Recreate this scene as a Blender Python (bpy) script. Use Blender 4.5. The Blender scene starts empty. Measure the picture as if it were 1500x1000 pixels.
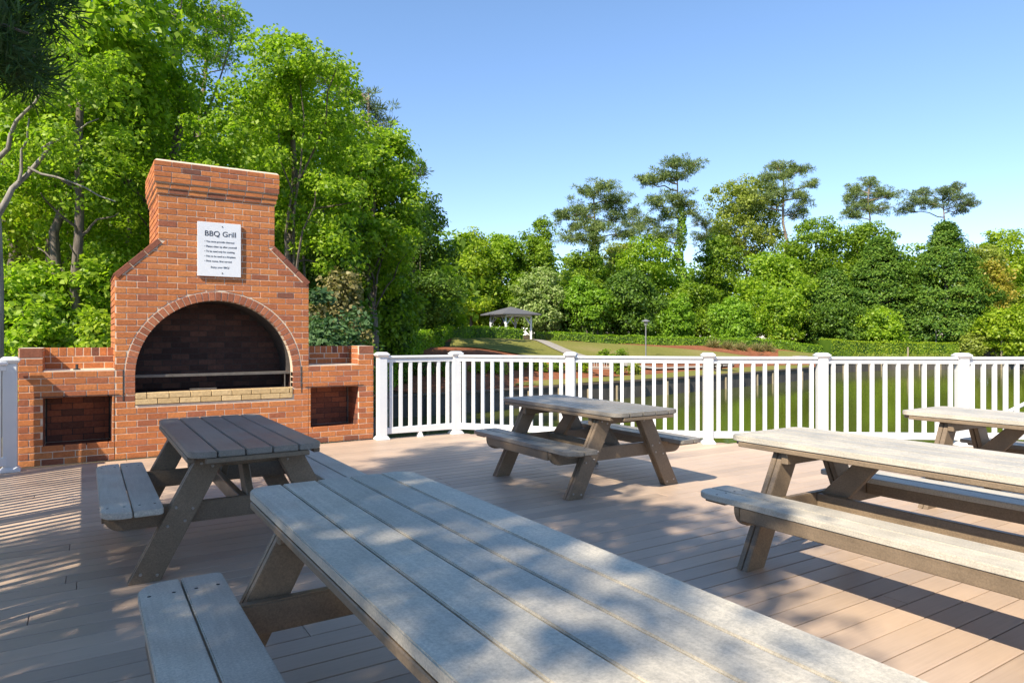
import bpy, bmesh, math, random
import numpy as np
from mathutils import Vector, Matrix

scene = bpy.context.scene
COL = scene.collection
R = math.radians
# ------------------------------------------------------------------ camera
CAM_H = 1.37
YAW = math.atan(628 / 996)
cam_d = bpy.data.cameras.new('camera')
cam = bpy.data.objects.new('camera', cam_d)
COL.objects.link(cam)
cam.location = (0, 0, CAM_H)
cam.rotation_euler = (R(90), 0, -YAW)
cam_d.sensor_width = 36
cam_d.lens = 36 * 996 / 1500
cam_d.shift_y = -6 / 1500
cam_d.clip_start = .05
cam_d.clip_end = 2000
scene.camera = cam
# ------------------------------------------------------------------ light
SUN_DIR = Vector((-1, -.42, 1.0)).normalized()       # towards the sun
EL = math.asin(SUN_DIR.z)
AZ = math.atan2(SUN_DIR.x, SUN_DIR.y)
w = bpy.data.worlds.new('World')
scene.world = w
w.use_nodes = True
nt = w.node_tree
sky = nt.nodes.new('ShaderNodeTexSky')
sky.sky_type = 'NISHITA'
sky.sun_disc = False
sky.sun_elevation = EL
sky.sun_rotation = AZ
sky.air_density = .9
sky.dust_density = 0
sky.ozone_density = 3
tint = nt.nodes.new('ShaderNodeMix')
tint.data_type = 'RGBA'; tint.blend_type = 'MULTIPLY'
tint.inputs[0].default_value = 1
sep = nt.nodes.new('ShaderNodeSeparateXYZ')
nt.links.new(nt.nodes.new('ShaderNodeTexCoord').outputs['Generated'], sep.inputs[0])
grade = nt.nodes.new('ShaderNodeValToRGB')          # clear air: a slightly deeper horizon
grade.color_ramp.elements[0].color = (.86, .80, .87, 1)
grade.color_ramp.elements[1].position = .42
grade.color_ramp.elements[1].color = (.95, .99, 1.0, 1)
nt.links.new(sep.outputs[2], grade.inputs[0])
nt.links.new(grade.outputs[0], tint.inputs[7])
nt.links.new(sky.outputs[0], tint.inputs[6])
nt.links.new(tint.outputs[2], nt.nodes['Background'].inputs[0])
nt.nodes['Background'].inputs[1].default_value = .118
sd = bpy.data.lights.new('sun', 'SUN')
sd.energy = 4.0
sd.angle = R(.53)
sd.color = (1, .90, .74)
sun = bpy.data.objects.new('sun', sd)
COL.objects.link(sun)
sun.rotation_euler = (-SUN_DIR).to_track_quat('-Z', 'Y').to_euler()
sun.location = (-20, -9, 30)
scene.view_settings.view_transform = 'Standard'
scene.view_settings.look = 'None'
scene.view_settings.exposure = 1.12
scene.view_settings.gamma = 1

# ------------------------------------------------------------------ helpers
FX, FY = math.sin(YAW), math.cos(YAW)
RX, RY = math.cos(YAW), -math.sin(YAW)


def at(px, d):
    """plan position of a bearing (photo column) at a forward distance"""
    u = (px - 750) / 996 * d
    return (FX * d + RX * u, FY * d + RY * u)


def zat(y, d):
    return CAM_H - (y - 494) / 996 * d


def tag(o, label=None, cat=None, group=None, kind=None):
    if label: o['label'] = label
    if cat: o['category'] = cat
    if group: o['group'] = group
    if kind: o['kind'] = kind
    return o


def thing(name, label, cat, loc=(0, 0, 0), rz=0, group=None):
    o = bpy.data.objects.new(name, None)
    o.empty_display_size = .2
    COL.objects.link(o)
    o.location = loc
    o.rotation_euler = (0, 0, rz)
    return tag(o, label, cat, group)


def finish(me, name, mat, parent=None, smooth=None):
    if smooth is not None:
        me.polygons.foreach_set('use_smooth', [True] * len(me.polygons))
        me.set_sharp_from_angle(angle=R(smooth))
    o = bpy.data.objects.new(name, me)
    COL.objects.link(o)
    if mat: me.materials.append(mat)
    if parent: o.parent = parent
    return o


def build(name, bm, mat, parent=None, bevel=0, seg=1, smooth=None, ang=30):
    bmesh.ops.recalc_face_normals(bm, faces=bm.faces[:])
    if bevel:
        es = [e for e in bm.edges if len(e.link_faces) == 2 and e.calc_face_angle(0) > R(ang)]
        bmesh.ops.bevel(bm, geom=es, offset=bevel, segments=seg, affect='EDGES', clamp_overlap=True)
    me = bpy.data.meshes.new(name)
    bm.to_mesh(me)
    bm.free()
    return finish(me, name, mat, parent, smooth)


def prism(bm, pts, axis, a, b):
    def m(p, t):
        return (p[0], p[1], t) if axis == 'z' else (p[0], t, p[1]) if axis == 'y' else (t, p[0], p[1])
    lo = [bm.verts.new(m(p, a)) for p in pts]
    hi = [bm.verts.new(m(p, b)) for p in pts]
    n = len(pts)
    bm.faces.new(lo[::-1])
    bm.faces.new(hi)
    for i in range(n):
        bm.faces.new((lo[i], lo[(i + 1) % n], hi[(i + 1) % n], hi[i]))


def box(bm, x0, x1, y0, y1, z0, z1):
    prism(bm, [(x0, y0), (x1, y0), (x1, y1), (x0, y1)], 'z', z0, z1)


def hexa(bm, p):
    """8 points: bottom ring then top ring"""
    v = [bm.verts.new(q) for q in p]
    for f in ((3, 2, 1, 0), (4, 5, 6, 7), (0, 1, 5, 4), (1, 2, 6, 5), (2, 3, 7, 6), (3, 0, 4, 7)):
        bm.faces.new([v[i] for i in f])


def cyl(bm, c, r, h, axis='z', n=14, r2=None):
    r2 = r if r2 is None else r2
    rings = []
    for t, rr in ((0, r), (h, r2)):
        ring = []
        for i in range(n):
            a = 2 * math.pi * i / n
            p, q = rr * math.cos(a), rr * math.sin(a)
            off = (p, q, t) if axis == 'z' else (p, t, q) if axis == 'y' else (t, p, q)
            ring.append(bm.verts.new((c[0] + off[0], c[1] + off[1], c[2] + off[2])))
        rings.append(ring)
    bm.faces.new(rings[0][::-1])
    bm.faces.new(rings[1])
    for i in range(n):
        bm.faces.new((rings[0][i], rings[0][(i + 1) % n], rings[1][(i + 1) % n], rings[1][i]))


def tube(bm, pts, rad, n=7):
    pts = [Vector(p) for p in pts]
    rings = []
    for i, p in enumerate(pts):
        t = (pts[min(i + 1, len(pts) - 1)] - pts[max(i - 1, 0)]).normalized()
        a = t.cross(Vector((0.31, .95, .05)))
        if a.length < 1e-3: a = t.cross(Vector((1, 0, 0)))
        a.normalize()
        b = t.cross(a)
        r = rad[i] if hasattr(rad, '__len__') else rad
        rings.append([bm.verts.new(p + (a * math.cos(2 * math.pi * k / n) + b * math.sin(2 * math.pi * k / n)) * r) for k in range(n)])
    for i in range(len(rings) - 1):
        for k in range(n):
            bm.faces.new((rings[i][k], rings[i][(k + 1) % n], rings[i + 1][(k + 1) % n], rings[i + 1][k]))
    bm.faces.new(rings[0][::-1])
    bm.faces.new(rings[-1])


def rrect(x0, x1, y0, y1, r, n=6):
    """outline with a radius per corner, r = (x0y0, x1y0, x1y1, x0y1)"""
    if not hasattr(r, '__len__'): r = (r,) * 4
    out = []
    for (cx, cy, a0, rr) in ((x0 + r[0], y0 + r[0], 180, r[0]), (x1 - r[1], y0 + r[1], 270, r[1]),
                             (x1 - r[2], y1 - r[2], 0, r[2]), (x0 + r[3], y1 - r[3], 90, r[3])):
        if rr < 1e-4:
            out.append((cx, cy))
        else:
            for i in range(n + 1):
                a = R(a0 + 90 * i / n)
                out.append((cx + rr * math.cos(a), cy + rr * math.sin(a)))
    return out


# ------------------------------------------------------------------ materials
def new_mat(name):
    m = bpy.data.materials.new(name)
    m.use_nodes = True
    t = m.node_tree
    return m, t, t.nodes['Principled BSDF']


def N(t, kind, **kw):
    n = t.nodes.new(kind)
    for k, v in kw.items():
        if k in n.inputs.keys() if isinstance(k, str) else False:
            n.inputs[k].default_value = v
        else:
            setattr(n, k, v)
    return n


def ramp(t, fac, stops, interp='LINEAR'):
    n = t.nodes.new('ShaderNodeValToRGB')
    n.color_ramp.interpolation = interp
    el = n.color_ramp.elements
    el[0].position, el[0].color = stops[0][0], (*stops[0][1], 1)
    el[1].position, el[1].color = stops[-1][0], (*stops[-1][1], 1)
    for p, c in stops[1:-1]:
        e = el.new(p)
        e.color = (*c, 1)
    t.links.new(fac, n.inputs[0])
    return n.outputs[0]


def coords(t, scale=(1, 1, 1), world=False):
    if world:
        src = t.nodes.new('ShaderNodeNewGeometry').outputs['Position']
    else:
        src = t.nodes.new('ShaderNodeTexCoord').outputs['Object']
    mp = t.nodes.new('ShaderNodeMapping')
    mp.inputs['Scale'].default_value = scale
    t.links.new(src, mp.inputs[0])
    return mp.outputs[0]


def noise(t, vec, scale, detail=4, rough=.6):
    n = t.nodes.new('ShaderNodeTexNoise')
    n.inputs['Scale'].default_value = scale
    n.inputs['Detail'].default_value = detail
    n.inputs['Roughness'].default_value = rough
    t.links.new(vec, n.inputs['Vector'])
    return n.outputs[0]


def mix(t, fac, a, b, mode='MIX'):
    n = t.nodes.new('ShaderNodeMix')
    n.data_type = 'RGBA'
    n.blend_type = mode
    for sock, v in ((0, fac), (6, a), (7, b)):
        if hasattr(v, 'is_linked'):
            t.links.new(v, n.inputs[sock])
        elif sock == 0:
            n.inputs[0].default_value = v
        else:
            n.inputs[sock].default_value = (*v, 1)
    return n.outputs[2]


def bump(t, height, b, strength=.3, dist=.01):
    n = t.nodes.new('ShaderNodeBump')
    n.inputs['Strength'].default_value = strength
    n.inputs['Distance'].default_value = dist
    t.links.new(height, n.inputs['Height'])
    t.links.new(n.outputs[0], b.inputs['Normal'])


def island(t):
    return t.nodes.new('ShaderNodeNewGeometry').outputs['Random Per Island']


def mat_plain(name, stops, scale=8, rough=.7, stretch=(1, 1, 1), bmp=.2, bd=.003, isl=0, fine=0, spec=.4, world=False):
    m, t, b = new_mat(name)
    v = coords(t, stretch, world)
    f = noise(t, v, scale)
    c = ramp(t, f, stops)
    if fine:
        f2 = noise(t, coords(t, (1, 1, 1), world), fine, 3, .7)
        c = mix(t, .55, c, ramp(t, f2, [(.3, (.55, .55, .55)), (.72, (1.25, 1.25, 1.25))]), 'MULTIPLY')
    if isl:
        c = mix(t, 1, c, ramp(t, island(t), [(0, (1 - isl,) * 3), (1, (1 + isl,) * 3)]), 'MULTIPLY')
    t.links.new(c, b.inputs['Base Color'])
    b.inputs['Roughness'].default_value = rough
    b.inputs['Specular IOR Level'].default_value = spec
    if bmp: bump(t, f, b, bmp, bd)
    return m


M = {}
M['white'] = mat_plain('white_vinyl', [(.3, (.66, .67, .68)), (.7, (.72, .72, .71))], 3, .38, bmp=0)


def plastic_lumber(name, lo, hi, rough, along='y', spec=.45):
    m, t, b = new_mat(name)
    st = (26, 1.6, 26) if along == 'y' else (1.6, 26, 26)
    f = noise(t, coords(t, st), 2.0, 5, .65)
    blot = noise(t, coords(t), 3.2, 5, .62)
    speck = noise(t, coords(t), 125, 3, .75)
    c = mix(t, f, lo, hi)
    c = mix(t, .8, c, ramp(t, blot, [(.3, (.74, .75, .76)), (.68, (1.15, 1.14, 1.12))]), 'MULTIPLY')
    c = mix(t, .5, c, ramp(t, speck, [(.34, (.58, .59, .6)), (.62, (1.26, 1.25, 1.23))]), 'MULTIPLY')
    c = mix(t, 1, c, ramp(t, island(t), [(0, (.9, .9, .91)), (1, (1.08, 1.07, 1.05))]), 'MULTIPLY')
    t.links.new(c, b.inputs['Base Color'])
    t.links.new(ramp(t, blot, [(.3, (rough - .1,) * 3), (.7, (rough + .12,) * 3)]), b.inputs['Roughness'])
    b.inputs['Specular IOR Level'].default_value = spec
    bump(t, mix(t, .5, f, speck), b, .18, .002)
    return m


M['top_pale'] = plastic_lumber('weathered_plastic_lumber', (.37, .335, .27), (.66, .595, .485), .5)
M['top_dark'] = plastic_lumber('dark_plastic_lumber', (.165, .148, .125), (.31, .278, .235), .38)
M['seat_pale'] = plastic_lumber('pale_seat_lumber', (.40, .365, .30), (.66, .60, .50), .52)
M['frame'] = plastic_lumber('brown_frame_lumber', (.165, .12, .078), (.25, .185, .122), .42)
M['screw'] = mat_plain('bolt_metal', [(.3, (.35, .33, .3)), (.7, (.45, .42, .38))], 30, .35, bmp=0)
M['screw'].node_tree.nodes['Principled BSDF'].inputs['Metallic'].default_value = .6
M['hole'] = mat_plain('screw_hole', [(.3, (.02, .018, .016)), (.7, (.03, .027, .025))], 30, .8, bmp=0)


def deck_mat():
    m, t, b = new_mat('composite_decking')
    f = noise(t, coords(t, (1.2, 30, 30)), 2.2, 5, .65)
    blot = noise(t, coords(t), 1.1, 5, .6)
    c = mix(t, f, (.395, .298, .22), (.525, .40, .298))
    c = mix(t, .8, c, ramp(t, blot, [(.3, (.82, .82, .84)), (.7, (1.12, 1.1, 1.08))]), 'MULTIPLY')
    c = mix(t, 1, c, ramp(t, island(t), [(0, (.85, .85, .86)), (1, (1.14, 1.12, 1.1))]), 'MULTIPLY')
    t.links.new(c, b.inputs['Base Color'])
    t.links.new(ramp(t, blot, [(.3, (.42,) * 3), (.7, (.62,) * 3)]), b.inputs['Roughness'])
    bump(t, f, b, .15, .002)
    return m


M['deck'] = deck_mat()


def brick_mat(name, stops, sootlo=1.0):
    m, t, b = new_mat(name)
    c = ramp(t, island(t), stops)
    f = noise(t, coords(t), 38, 5, .7)
    c = mix(t, .75, c, ramp(t, f, [(.3, (.66, .62, .6)), (.7, (1.25, 1.22, 1.2))]), 'MULTIPLY')
    f2 = noise(t, coords(t), 3, 4, .6)
    c = mix(t, .6, c, ramp(t, f2, [(.3, (.8, .8, .82)), (.7, (1.12, 1.1, 1.08))]), 'MULTIPLY')
    t.links.new(c, b.inputs['Base Color'])
    b.inputs['Roughness'].default_value = .86
    b.inputs['Specular IOR Level'].default_value = .25
    bump(t, f, b, .5, .006)
    return m


M['brick'] = brick_mat('red_brick', [(0, (.18, .08, .055)), (.07, (.34, .12, .06)), (.16, (.43, .152, .058)), (.5, (.50, .182, .064)), (.82, (.55, .222, .08)), (.95, (.46, .168, .072)), (1, (.32, .115, .065))])
M['brick_arch'] = brick_mat('arch_brick', [(0, (.26, .10, .058)), (.4, (.36, .13, .068)), (1, (.43, .17, .088))])
M['brick_cope'] = brick_mat('coping_brick', [(0, (.20, .08, .055)), (1, (.28, .105, .065))])
M['brick_soot'] = brick_mat('sooty_brick', [(0, (.05, .03, .027)), (.5, (.08, .044, .037)), (1, (.115, .06, .046))])
M['brick_dark'] = brick_mat('dark_niche_brick', [(0, (.15, .065, .045)), (.5, (.26, .09, .052)), (1, (.34, .12, .062))])  # darker tones than the face brick, for the niche insides
M['brick_cream'] = brick_mat('cream_brick', [(0, (.52, .38, .19)), (1, (.62, .47, .25))])
M['mortar'] = mat_plain('mortar', [(.3, (.56, .46, .35)), (.7, (.70, .58, .45))], 25, .95, bmp=.4)
M['mortar_dark'] = mat_plain('dark_mortar', [(.3, (.035, .03, .028)), (.7, (.06, .05, .046))], 20, .95)  # sooty core of the firebox; plain dark backing in the niches
M['steel'] = mat_plain('weathered_steel', [(.3, (.09, .08, .072)), (.7, (.15, .135, .12))], 12, .55, bmp=.2)
M['iron'] = mat_plain('dark_iron', [(.3, (.025, .023, .022)), (.7, (.05, .045, .042))], 14, .6)
M['sign'] = mat_plain('sign_panel', [(.3, (.70, .72, .75)), (.7, (.76, .78, .8))], 2, .35, bmp=0)
M['ink'] = mat_plain('navy_lettering', [(.3, (.022, .03, .05)), (.7, (.03, .04, .065))], 6, .5, bmp=0)
M['concrete'] = mat_plain('path_concrete', [(.3, (.29, .26, .215)), (.7, (.38, .34, .285))], 1.2, .9, fine=9, world=True)
M['bark'] = mat_plain('bark', [(.3, (.07, .055, .042)), (.7, (.2, .165, .13))], 5, .95, (3, 3, .6), .8, .03)
M['bark_pale'] = mat_plain('pale_bark', [(.3, (.17, .15, .12)), (.7, (.36, .325, .27))], 4, .9, (3, 3, .6), .6, .02)
M['bark_pine'] = mat_plain('pine_bark', [(.3, (.16, .115, .08)), (.7, (.33, .26, .19))], 4, .95, (3, 3, .7), .6, .03)
M['wood_grey'] = mat_plain('grey_teak', [(.3, (.33, .3, .26)), (.7, (.46, .42, .37))], 6, .85)
M['wood_dark'] = mat_plain('dark_timber', [(.3, (.08, .06, .045)), (.7, (.13, .1, .075))], 6, .85)
M['wood_gold'] = mat_plain('golden_timber', [(.3, (.42, .25, .08)), (.7, (.52, .33, .12))], 6, .7)
M['bulk'] = mat_plain('bulkhead_boards', [(.3, (.06, .053, .045)), (.7, (.115, .10, .085))], 3, .9, (1, 1, .3), .3, .01)
M['piling'] = mat_plain('piling_wood', [(.3, (.22, .18, .12)), (.7, (.36, .3, .2))], 4, .9, (1, 1, .4))
M['shingle'] = mat_plain('roof_shingle', [(.3, (.085, .085, .09)), (.7, (.13, .13, .135))], 8, .9, (1, 1, 3), .4, .02)
M['gazebo'] = mat_plain('gazebo_paint', [(.3, (.62, .63, .66)), (.7, (.72, .73, .75))], 3, .6, bmp=0)
M['lamp_metal'] = mat_plain('lamp_metal', [(.3, (.16, .16, .17)), (.7, (.22, .22, .23))], 5, .5, bmp=0)
M['glass'] = mat_plain('lamp_glass', [(.3, (.25, .26, .25)), (.7, (.3, .31, .3))], 5, .2, bmp=0)


def ground_mat(name, stops, s1, s2, fine):
    m, t, b = new_mat(name)
    v = coords(t, (1, 1, 1), True)
    f1 = noise(t, v, s1, 5, .6)
    f2 = noise(t, v, s2, 6, .75)
    c = ramp(t, f1, stops)
    c = mix(t, .8, c, ramp(t, f2, [(.28, (1 - fine,) * 3), (.72, (1 + fine,) * 3)]), 'MULTIPLY')
    t.links.new(c, b.inputs['Base Color'])
    b.inputs['Roughness'].default_value = 1
    b.inputs['Specular IOR Level'].default_value = .1
    bump(t, f2, b, .6, .08)
    return m


M['ground'] = ground_mat('forest_floor', [(.3, (.06, .045, .025)), (.5, (.09, .06, .035)), (.7, (.07, .085, .025))], .25, 3, .5)
M['mulch'] = ground_mat('red_mulch', [(.3, (.20, .075, .038)), (.7, (.30, .115, .055))], .5, 4, .5)
M['lawn'] = ground_mat('lawn_grass', [(.3, (.16, .165, .035)), (.55, (.2, .19, .05)), (.75, (.255, .21, .085))], .16, 5, .35)


def water_mat():
    m, t, b = new_mat('pond_water')
    v = coords(t, (1, 1, 1), True)
    b.inputs['Base Color'].default_value = (.08, .092, .013, 1)
    b.inputs['Roughness'].default_value = .1
    b.inputs['IOR'].default_value = 1.33
    f = noise(t, v, 2.6, 3, .5)
    bump(t, f, b, .05, .03)
    return m


M['water'] = water_mat()


def leaf_mat(name, dark, light, trans=.38, scale=.5, gloss=.022, tmul=(1.5, 1.7, .9)):
    m, t, b = new_mat(name)
    t.nodes.remove(b)
    out = t.nodes['Material Output']
    v = coords(t, (1, 1, 1), True)
    f = noise(t, v, scale, 3, .6)
    a = t.nodes.new('ShaderNodeMath')
    a.operation = 'ADD'
    s = t.nodes.new('ShaderNodeMath')
    s.operation = 'MULTIPLY_ADD'
    t.links.new(island(t), s.inputs[0])
    s.inputs[1].default_value = .7
    s.inputs[2].default_value = -.35
    t.links.new(f, a.inputs[0])
    t.links.new(s.outputs[0], a.inputs[1])
    c = ramp(t, a.outputs[0], [(.22, dark), (.8, light)])
    d = t.nodes.new('ShaderNodeBsdfDiffuse')
    t.links.new(c, d.inputs[0])
    tr = t.nodes.new('ShaderNodeBsdfTranslucent')
    t.links.new(mix(t, 1, c, tmul, 'MULTIPLY'), tr.inputs[0])
    g = t.nodes.new('ShaderNodeBsdfGlossy')
    g.inputs['Roughness'].default_value = .5
    g.inputs['Color'].default_value = (.9, .95, .85, 1)
    m1 = t.nodes.new('ShaderNodeMixShader')
    m1.inputs[0].default_value = trans
    t.links.new(d.outputs[0], m1.inputs[1])
    t.links.new(tr.outputs[0], m1.inputs[2])
    m2 = t.nodes.new('ShaderNodeMixShader')
    m2.inputs[0].default_value = gloss
    t.links.new(m1.outputs[0], m2.inputs[1])
    t.links.new(g.outputs[0], m2.inputs[2])
    t.links.new(m2.outputs[0], out.inputs[0])
    return m


L = {
    'maple': leaf_mat('maple_leaf', (.125, .225, .012), (.36, .48, .03), .48, .6),
    'lime': leaf_mat('lime_leaf', (.17, .26, .012), (.40, .48, .03), .47, .5),
    'mid': leaf_mat('mid_green_leaf', (.09, .165, .012), (.26, .37, .022), .42, .5),
    'deep': leaf_mat('deep_green_leaf', (.045, .10, .012), (.14, .235, .022), .32, .5),
    'cedar': leaf_mat('cedar_spray', (.048, .12, .014), (.17, .27, .03), .28, .4),
    'shade': leaf_mat('dark_conifer_spray', (.02, .05, .014), (.055, .11, .026), .25, 1.5),
    'olive': leaf_mat('olive_leaf', (.16, .2, .03), (.36, .41, .065), .42, .5),
    'pine': leaf_mat('pine_needle', (.075, .12, .03), (.25, .31, .095), .25, .35),
    'pine_far': leaf_mat('dark_pine_needle', (.065, .105, .038), (.19, .245, .085), .22, .4),
    'ivy': leaf_mat('ivy_leaf', (.12, .23, .015), (.27, .43, .03), .42, .8),
    'blossom': leaf_mat('pale_blossom_vine', (.15, .24, .03), (.38, .44, .17), .34, 1.1),
    'dry': leaf_mat('dry_leaf', (.13, .125, .045), (.31, .26, .105), .3, 1.0),
    'blue': leaf_mat('blue_green_leaf', (.04, .09, .034), (.125, .21, .075), .28, 1.0),
    'hedge': leaf_mat('hedge_leaf', (.11, .21, .01), (.28, .43, .022), .42, 1.2),
    'rust': leaf_mat('rust_new_leaf', (.24, .25, .02), (.42, .32, .05), .35, .6),
}

# ------------------------------------------------------------------ terrain
POND = [at(560, 26.5), at(620, 27.4), at(700, 29), at(770, 30.8), at(836, 32.8), at(880, 34.2), at(960, 37.2), at(1037, 40.7), at(1120, 46), at(1195, 52),
        at(1215, 60), at(1300, 66), at(1500, 68), at(1750, 70), (95, 5), (75, -30), (30, -30), (8, -18), (2.5, -9), (1.6, -3), (2.2, 3), (3.0, 7), (3.8, 10.2), (5.2, 14.5), (7.4, 20)]
PC = Vector((20, 14))
WATER_Z = -1.8
BANK_Z = -1.0


def resample(pts, step, closed=True):
    out = []
    n = len(pts)
    for i in range(n if closed else n - 1):
        a, b = Vector(pts[i]), Vector(pts[(i + 1) % n])
        k = max(1, round((b - a).length / step))
        for j in range(k): out.append(tuple(a + (b - a) * (j / k)))
    if not closed: out.append(tuple(pts[-1]))
    return out


BANK = resample(POND, 1.2)
BN = np.array(BANK)
CTRL = []
for px, d, z in ((750, 64, 1.05), (700, 60, 1.25), (820, 66, 1.0), (900, 66, .7), (1000, 67, .55), (1100, 69, .4), (1200, 71, .1), (1300, 73, -.2), (1450, 76, -.5), (1600, 76, -.5), (650, 50, 1.25), (610, 32, .35),
                 (640, 40, .75), (700, 46, .6), (560, 33, .6), (770, 45, .1), (860, 46, -.25), (960, 50, -.2), (1060, 54, -.25), (300, 20, -.1), (100, 18, .1), (450, 20, -.2), (300, 60, 2.0), (600, 80, 2.2),
                 (900, 110, 2.2), (1300, 115, 1.0), (1700, 100, 0), (-100, 40, 1), (1130, 60, -.2)):
    x, y = at(px, d)
    CTRL.append((x, y, z))
CTRL += [(0, 10, -.4), (-3, 5, -.45), (-4, -5, -.45), (-30, 0, .3), (-30, 60, 2), (0, -40, 0)]
CN = np.array(CTRL)


def ground_np(x, y):
    x = np.atleast_1d(x).astype(float)
    y = np.atleast_1d(y).astype(float)
    d2 = (x[:, None] - CN[:, 0]) ** 2 + (y[:, None] - CN[:, 1]) ** 2 + .5
    wt = d2 ** -1.5
    z = (wt * CN[:, 2]).sum(1) / wt.sum(1)
    db = np.sqrt(((x[:, None] - BN[:, 0]) ** 2 + (y[:, None] - BN[:, 1]) ** 2).min(1))
    k = np.clip(db / 9.0, 0, 1)
    k = k * k * (3 - 2 * k)
    return BANK_Z + (z - BANK_Z) * k


def gz(x, y):
    return float(ground_np(x, y)[0])


def grid_mesh(name, P, nu, nv, mat, closed_u=False, **tg):
    """P: (nu*nv,3) array"""
    faces = []
    for i in range(nu if closed_u else nu - 1):
        for j in range(nv - 1):
            a, b = i * nv + j, ((i + 1) % nu) * nv + j
            faces.append((a, b, b + 1, a + 1))
    me = bpy.data.meshes.new(name)
    me.from_pydata(P.tolist(), [], faces)
    me.validate()
    o = finish(me, name, mat, None, 40)
    bm = bmesh.new(); bm.from_mesh(me)
    bmesh.ops.recalc_face_normals(bm, faces=bm.faces[:])
    if sum(f.normal.z for f in bm.faces) < 0: bmesh.ops.reverse_faces(bm, faces=bm.faces[:])
    bm.to_mesh(me); bm.free()
    return tag(o, **tg)


rings = [0, .3, .8, 1.5, 2.3, 3.2, 4.2, 5.4, 6.6, 8, 9.5, 11, 13, 15, 17, 19, 22, 25, 28, 32, 36, 40, 45, 52, 60, 75, 95, 130, 180, 260, 400]
P = []
for bx, by in BANK:
    v = (Vector((bx, by)) - PC).normalized()
    for s in rings: P.append((bx + v.x * s, by + v.y * s))
P = np.array(P)
Pz = np.column_stack([P, ground_np(P[:, 0], P[:, 1])])
grid_mesh('ground', Pz, len(BANK), len(rings), M['ground'], True, kind='structure')
bm = bmesh.new()
vs = [bm.verts.new((20 + 140 * math.cos(a), 14 + 140 * math.sin(a), WATER_Z)) for a in np.linspace(0, 2 * math.pi, 64, endpoint=False)]
bm.faces.new(vs)
tag(build('water', bm, M['water']), kind='structure')


def drape(name, A, B, mat, dz, nv=14, step=1.0, **tg):
    """sheet between two (px, d) polylines of equal length, laid on the terrain"""
    A2, B2 = [], []
    for i in range(len(A) - 1):
        a0, a1, b0, b1 = (Vector(at(*q)) for q in (A[i], A[i + 1], B[i], B[i + 1]))
        k = max(2, int(max((a1 - a0).length, (b1 - b0).length) / step))
        for j in range(k + (i == len(A) - 2)):
            A2.append(a0 + (a1 - a0) * (j / k)); B2.append(b0 + (b1 - b0) * (j / k))
    P = np.array([tuple(a + (b - a) * (j / (nv - 1))) for a, b in zip(A2, B2) for j in range(nv)])
    z = ground_np(P[:, 0], P[:, 1]) + dz
    return grid_mesh(name, np.column_stack([P, z]), len(A2), nv, mat, **tg)


drape('mulch_bed', [(540, 28.5), (620, 28), (700, 29.5), (836, 33.4), (960, 37.6), (1037, 41.2), (1120, 46.6), (1195, 52.8)],
      [(560, 60), (620, 62), (700, 64), (836, 66), (960, 67), (1037, 68), (1120, 69.5), (1195, 71)], M['mulch'], .04, 30, kind='structure')
drape('lawn', [(752, 31.8), (800, 32.2), (880, 34.9), (960, 37.8), (1037, 41.4), (1120, 46.8), (1190, 52.6)],
      [(760, 32.6), (800, 34.2), (880, 36.8), (960, 40.2), (1037, 45.2), (1120, 51), (1190, 56)], M['lawn'], .09, 6, kind='structure')
drape('upper_lawn', [(655, 44), (690, 40.5), (780, 41), (870, 43), (960, 46), (1050, 50), (1140, 56)],
      [(672, 58), (700, 60.5), (780, 63), (870, 62), (960, 61), (1050, 60), (1140, 60)], M['lawn'], .10, 18, kind='structure')
drape('path', [(764, 65), (790, 57), (825, 50), (858, 45), (900, 42.2), (960, 42.2), (1040, 46), (1075, 49)],
      [(779, 65), (810, 57), (852, 50), (892, 45.6), (925, 43.6), (965, 43.2), (1040, 47.4), (1075, 50.4)], M['concrete'], .16, 6, kind='structure')
drape('low_lawn', [(1140, 60), (1200, 62.5), (1300, 67), (1420, 68)], [(1140, 66), (1200, 68), (1300, 70), (1420, 71)], M['lawn'], .10, 6, kind='structure')

# bulkhead along the bank
i0 = 0
wall_pts = resample([POND[-2], POND[-1]] + POND[:14], 1.15, False)
t_b = thing('seawall', 'long dark timber bulkhead holding the far bank above the pond', 'seawall', (*wall_pts[0], WATER_Z))
off = Vector((wall_pts[0][0], wall_pts[0][1], WATER_Z))
bm = bmesh.new(); bc = bmesh.new()
for a, b in zip(wall_pts[:-1], wall_pts[1:]):
    a, b = Vector(a), Vector(b)
    n = (PC - a).normalized()
    tdir = (b - a).normalized()
    nn = Vector((-tdir.y, tdir.x))
    if nn.dot(n) < 0: nn = -nn
    for (bb, o0, o1, z0, z1) in ((bm, -.05, .06, -1.4, .82), (bc, -.16, .12, .83, .90)):
        pts = [a + nn * o0, b + nn * o0, b + nn * o1, a + nn * o1]
        hexa(bb, [(p.x - off.x, p.y - off.y, z0) for p in pts] + [(p.x - off.x, p.y - off.y, z1) for p in pts])
build('boarding', bm, M['bulk'], t_b)
build('cap_rail', bc, M['wood_dark'], t_b)
rng = random.Random(5)
pm = None
cnt = 0
for i, p in enumerate(wall_pts[8:150:2]):
    if cnt >= 95: break
    cnt += 1
    v = Vector(p)
    n = (PC - v).normalized() * .2
    if pm is None or True:
        bm = bmesh.new()
        cyl(bm, (0, 0, -1.3), .075, 1.3 + .74 + rng.uniform(-.1, .06), n=8, r2=.065)
        o = build('piling', bm, M['piling'], t_b, smooth=50)
    o.location = (v.x + n.x - off.x, v.y + n.y - off.y, 0)

# ------------------------------------------------------------------ deck
FENCE = [(3.391, 8.66), (4.488, 8.62), (5.555, 7.328), (6.843, 6.095), (8.039, 5.273), (9.435, 4.256), (10.95, 3.4), (12.4, 2.5), (12.9, .6), (12.9, -2.5)]
DX0 = -1.16


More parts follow.
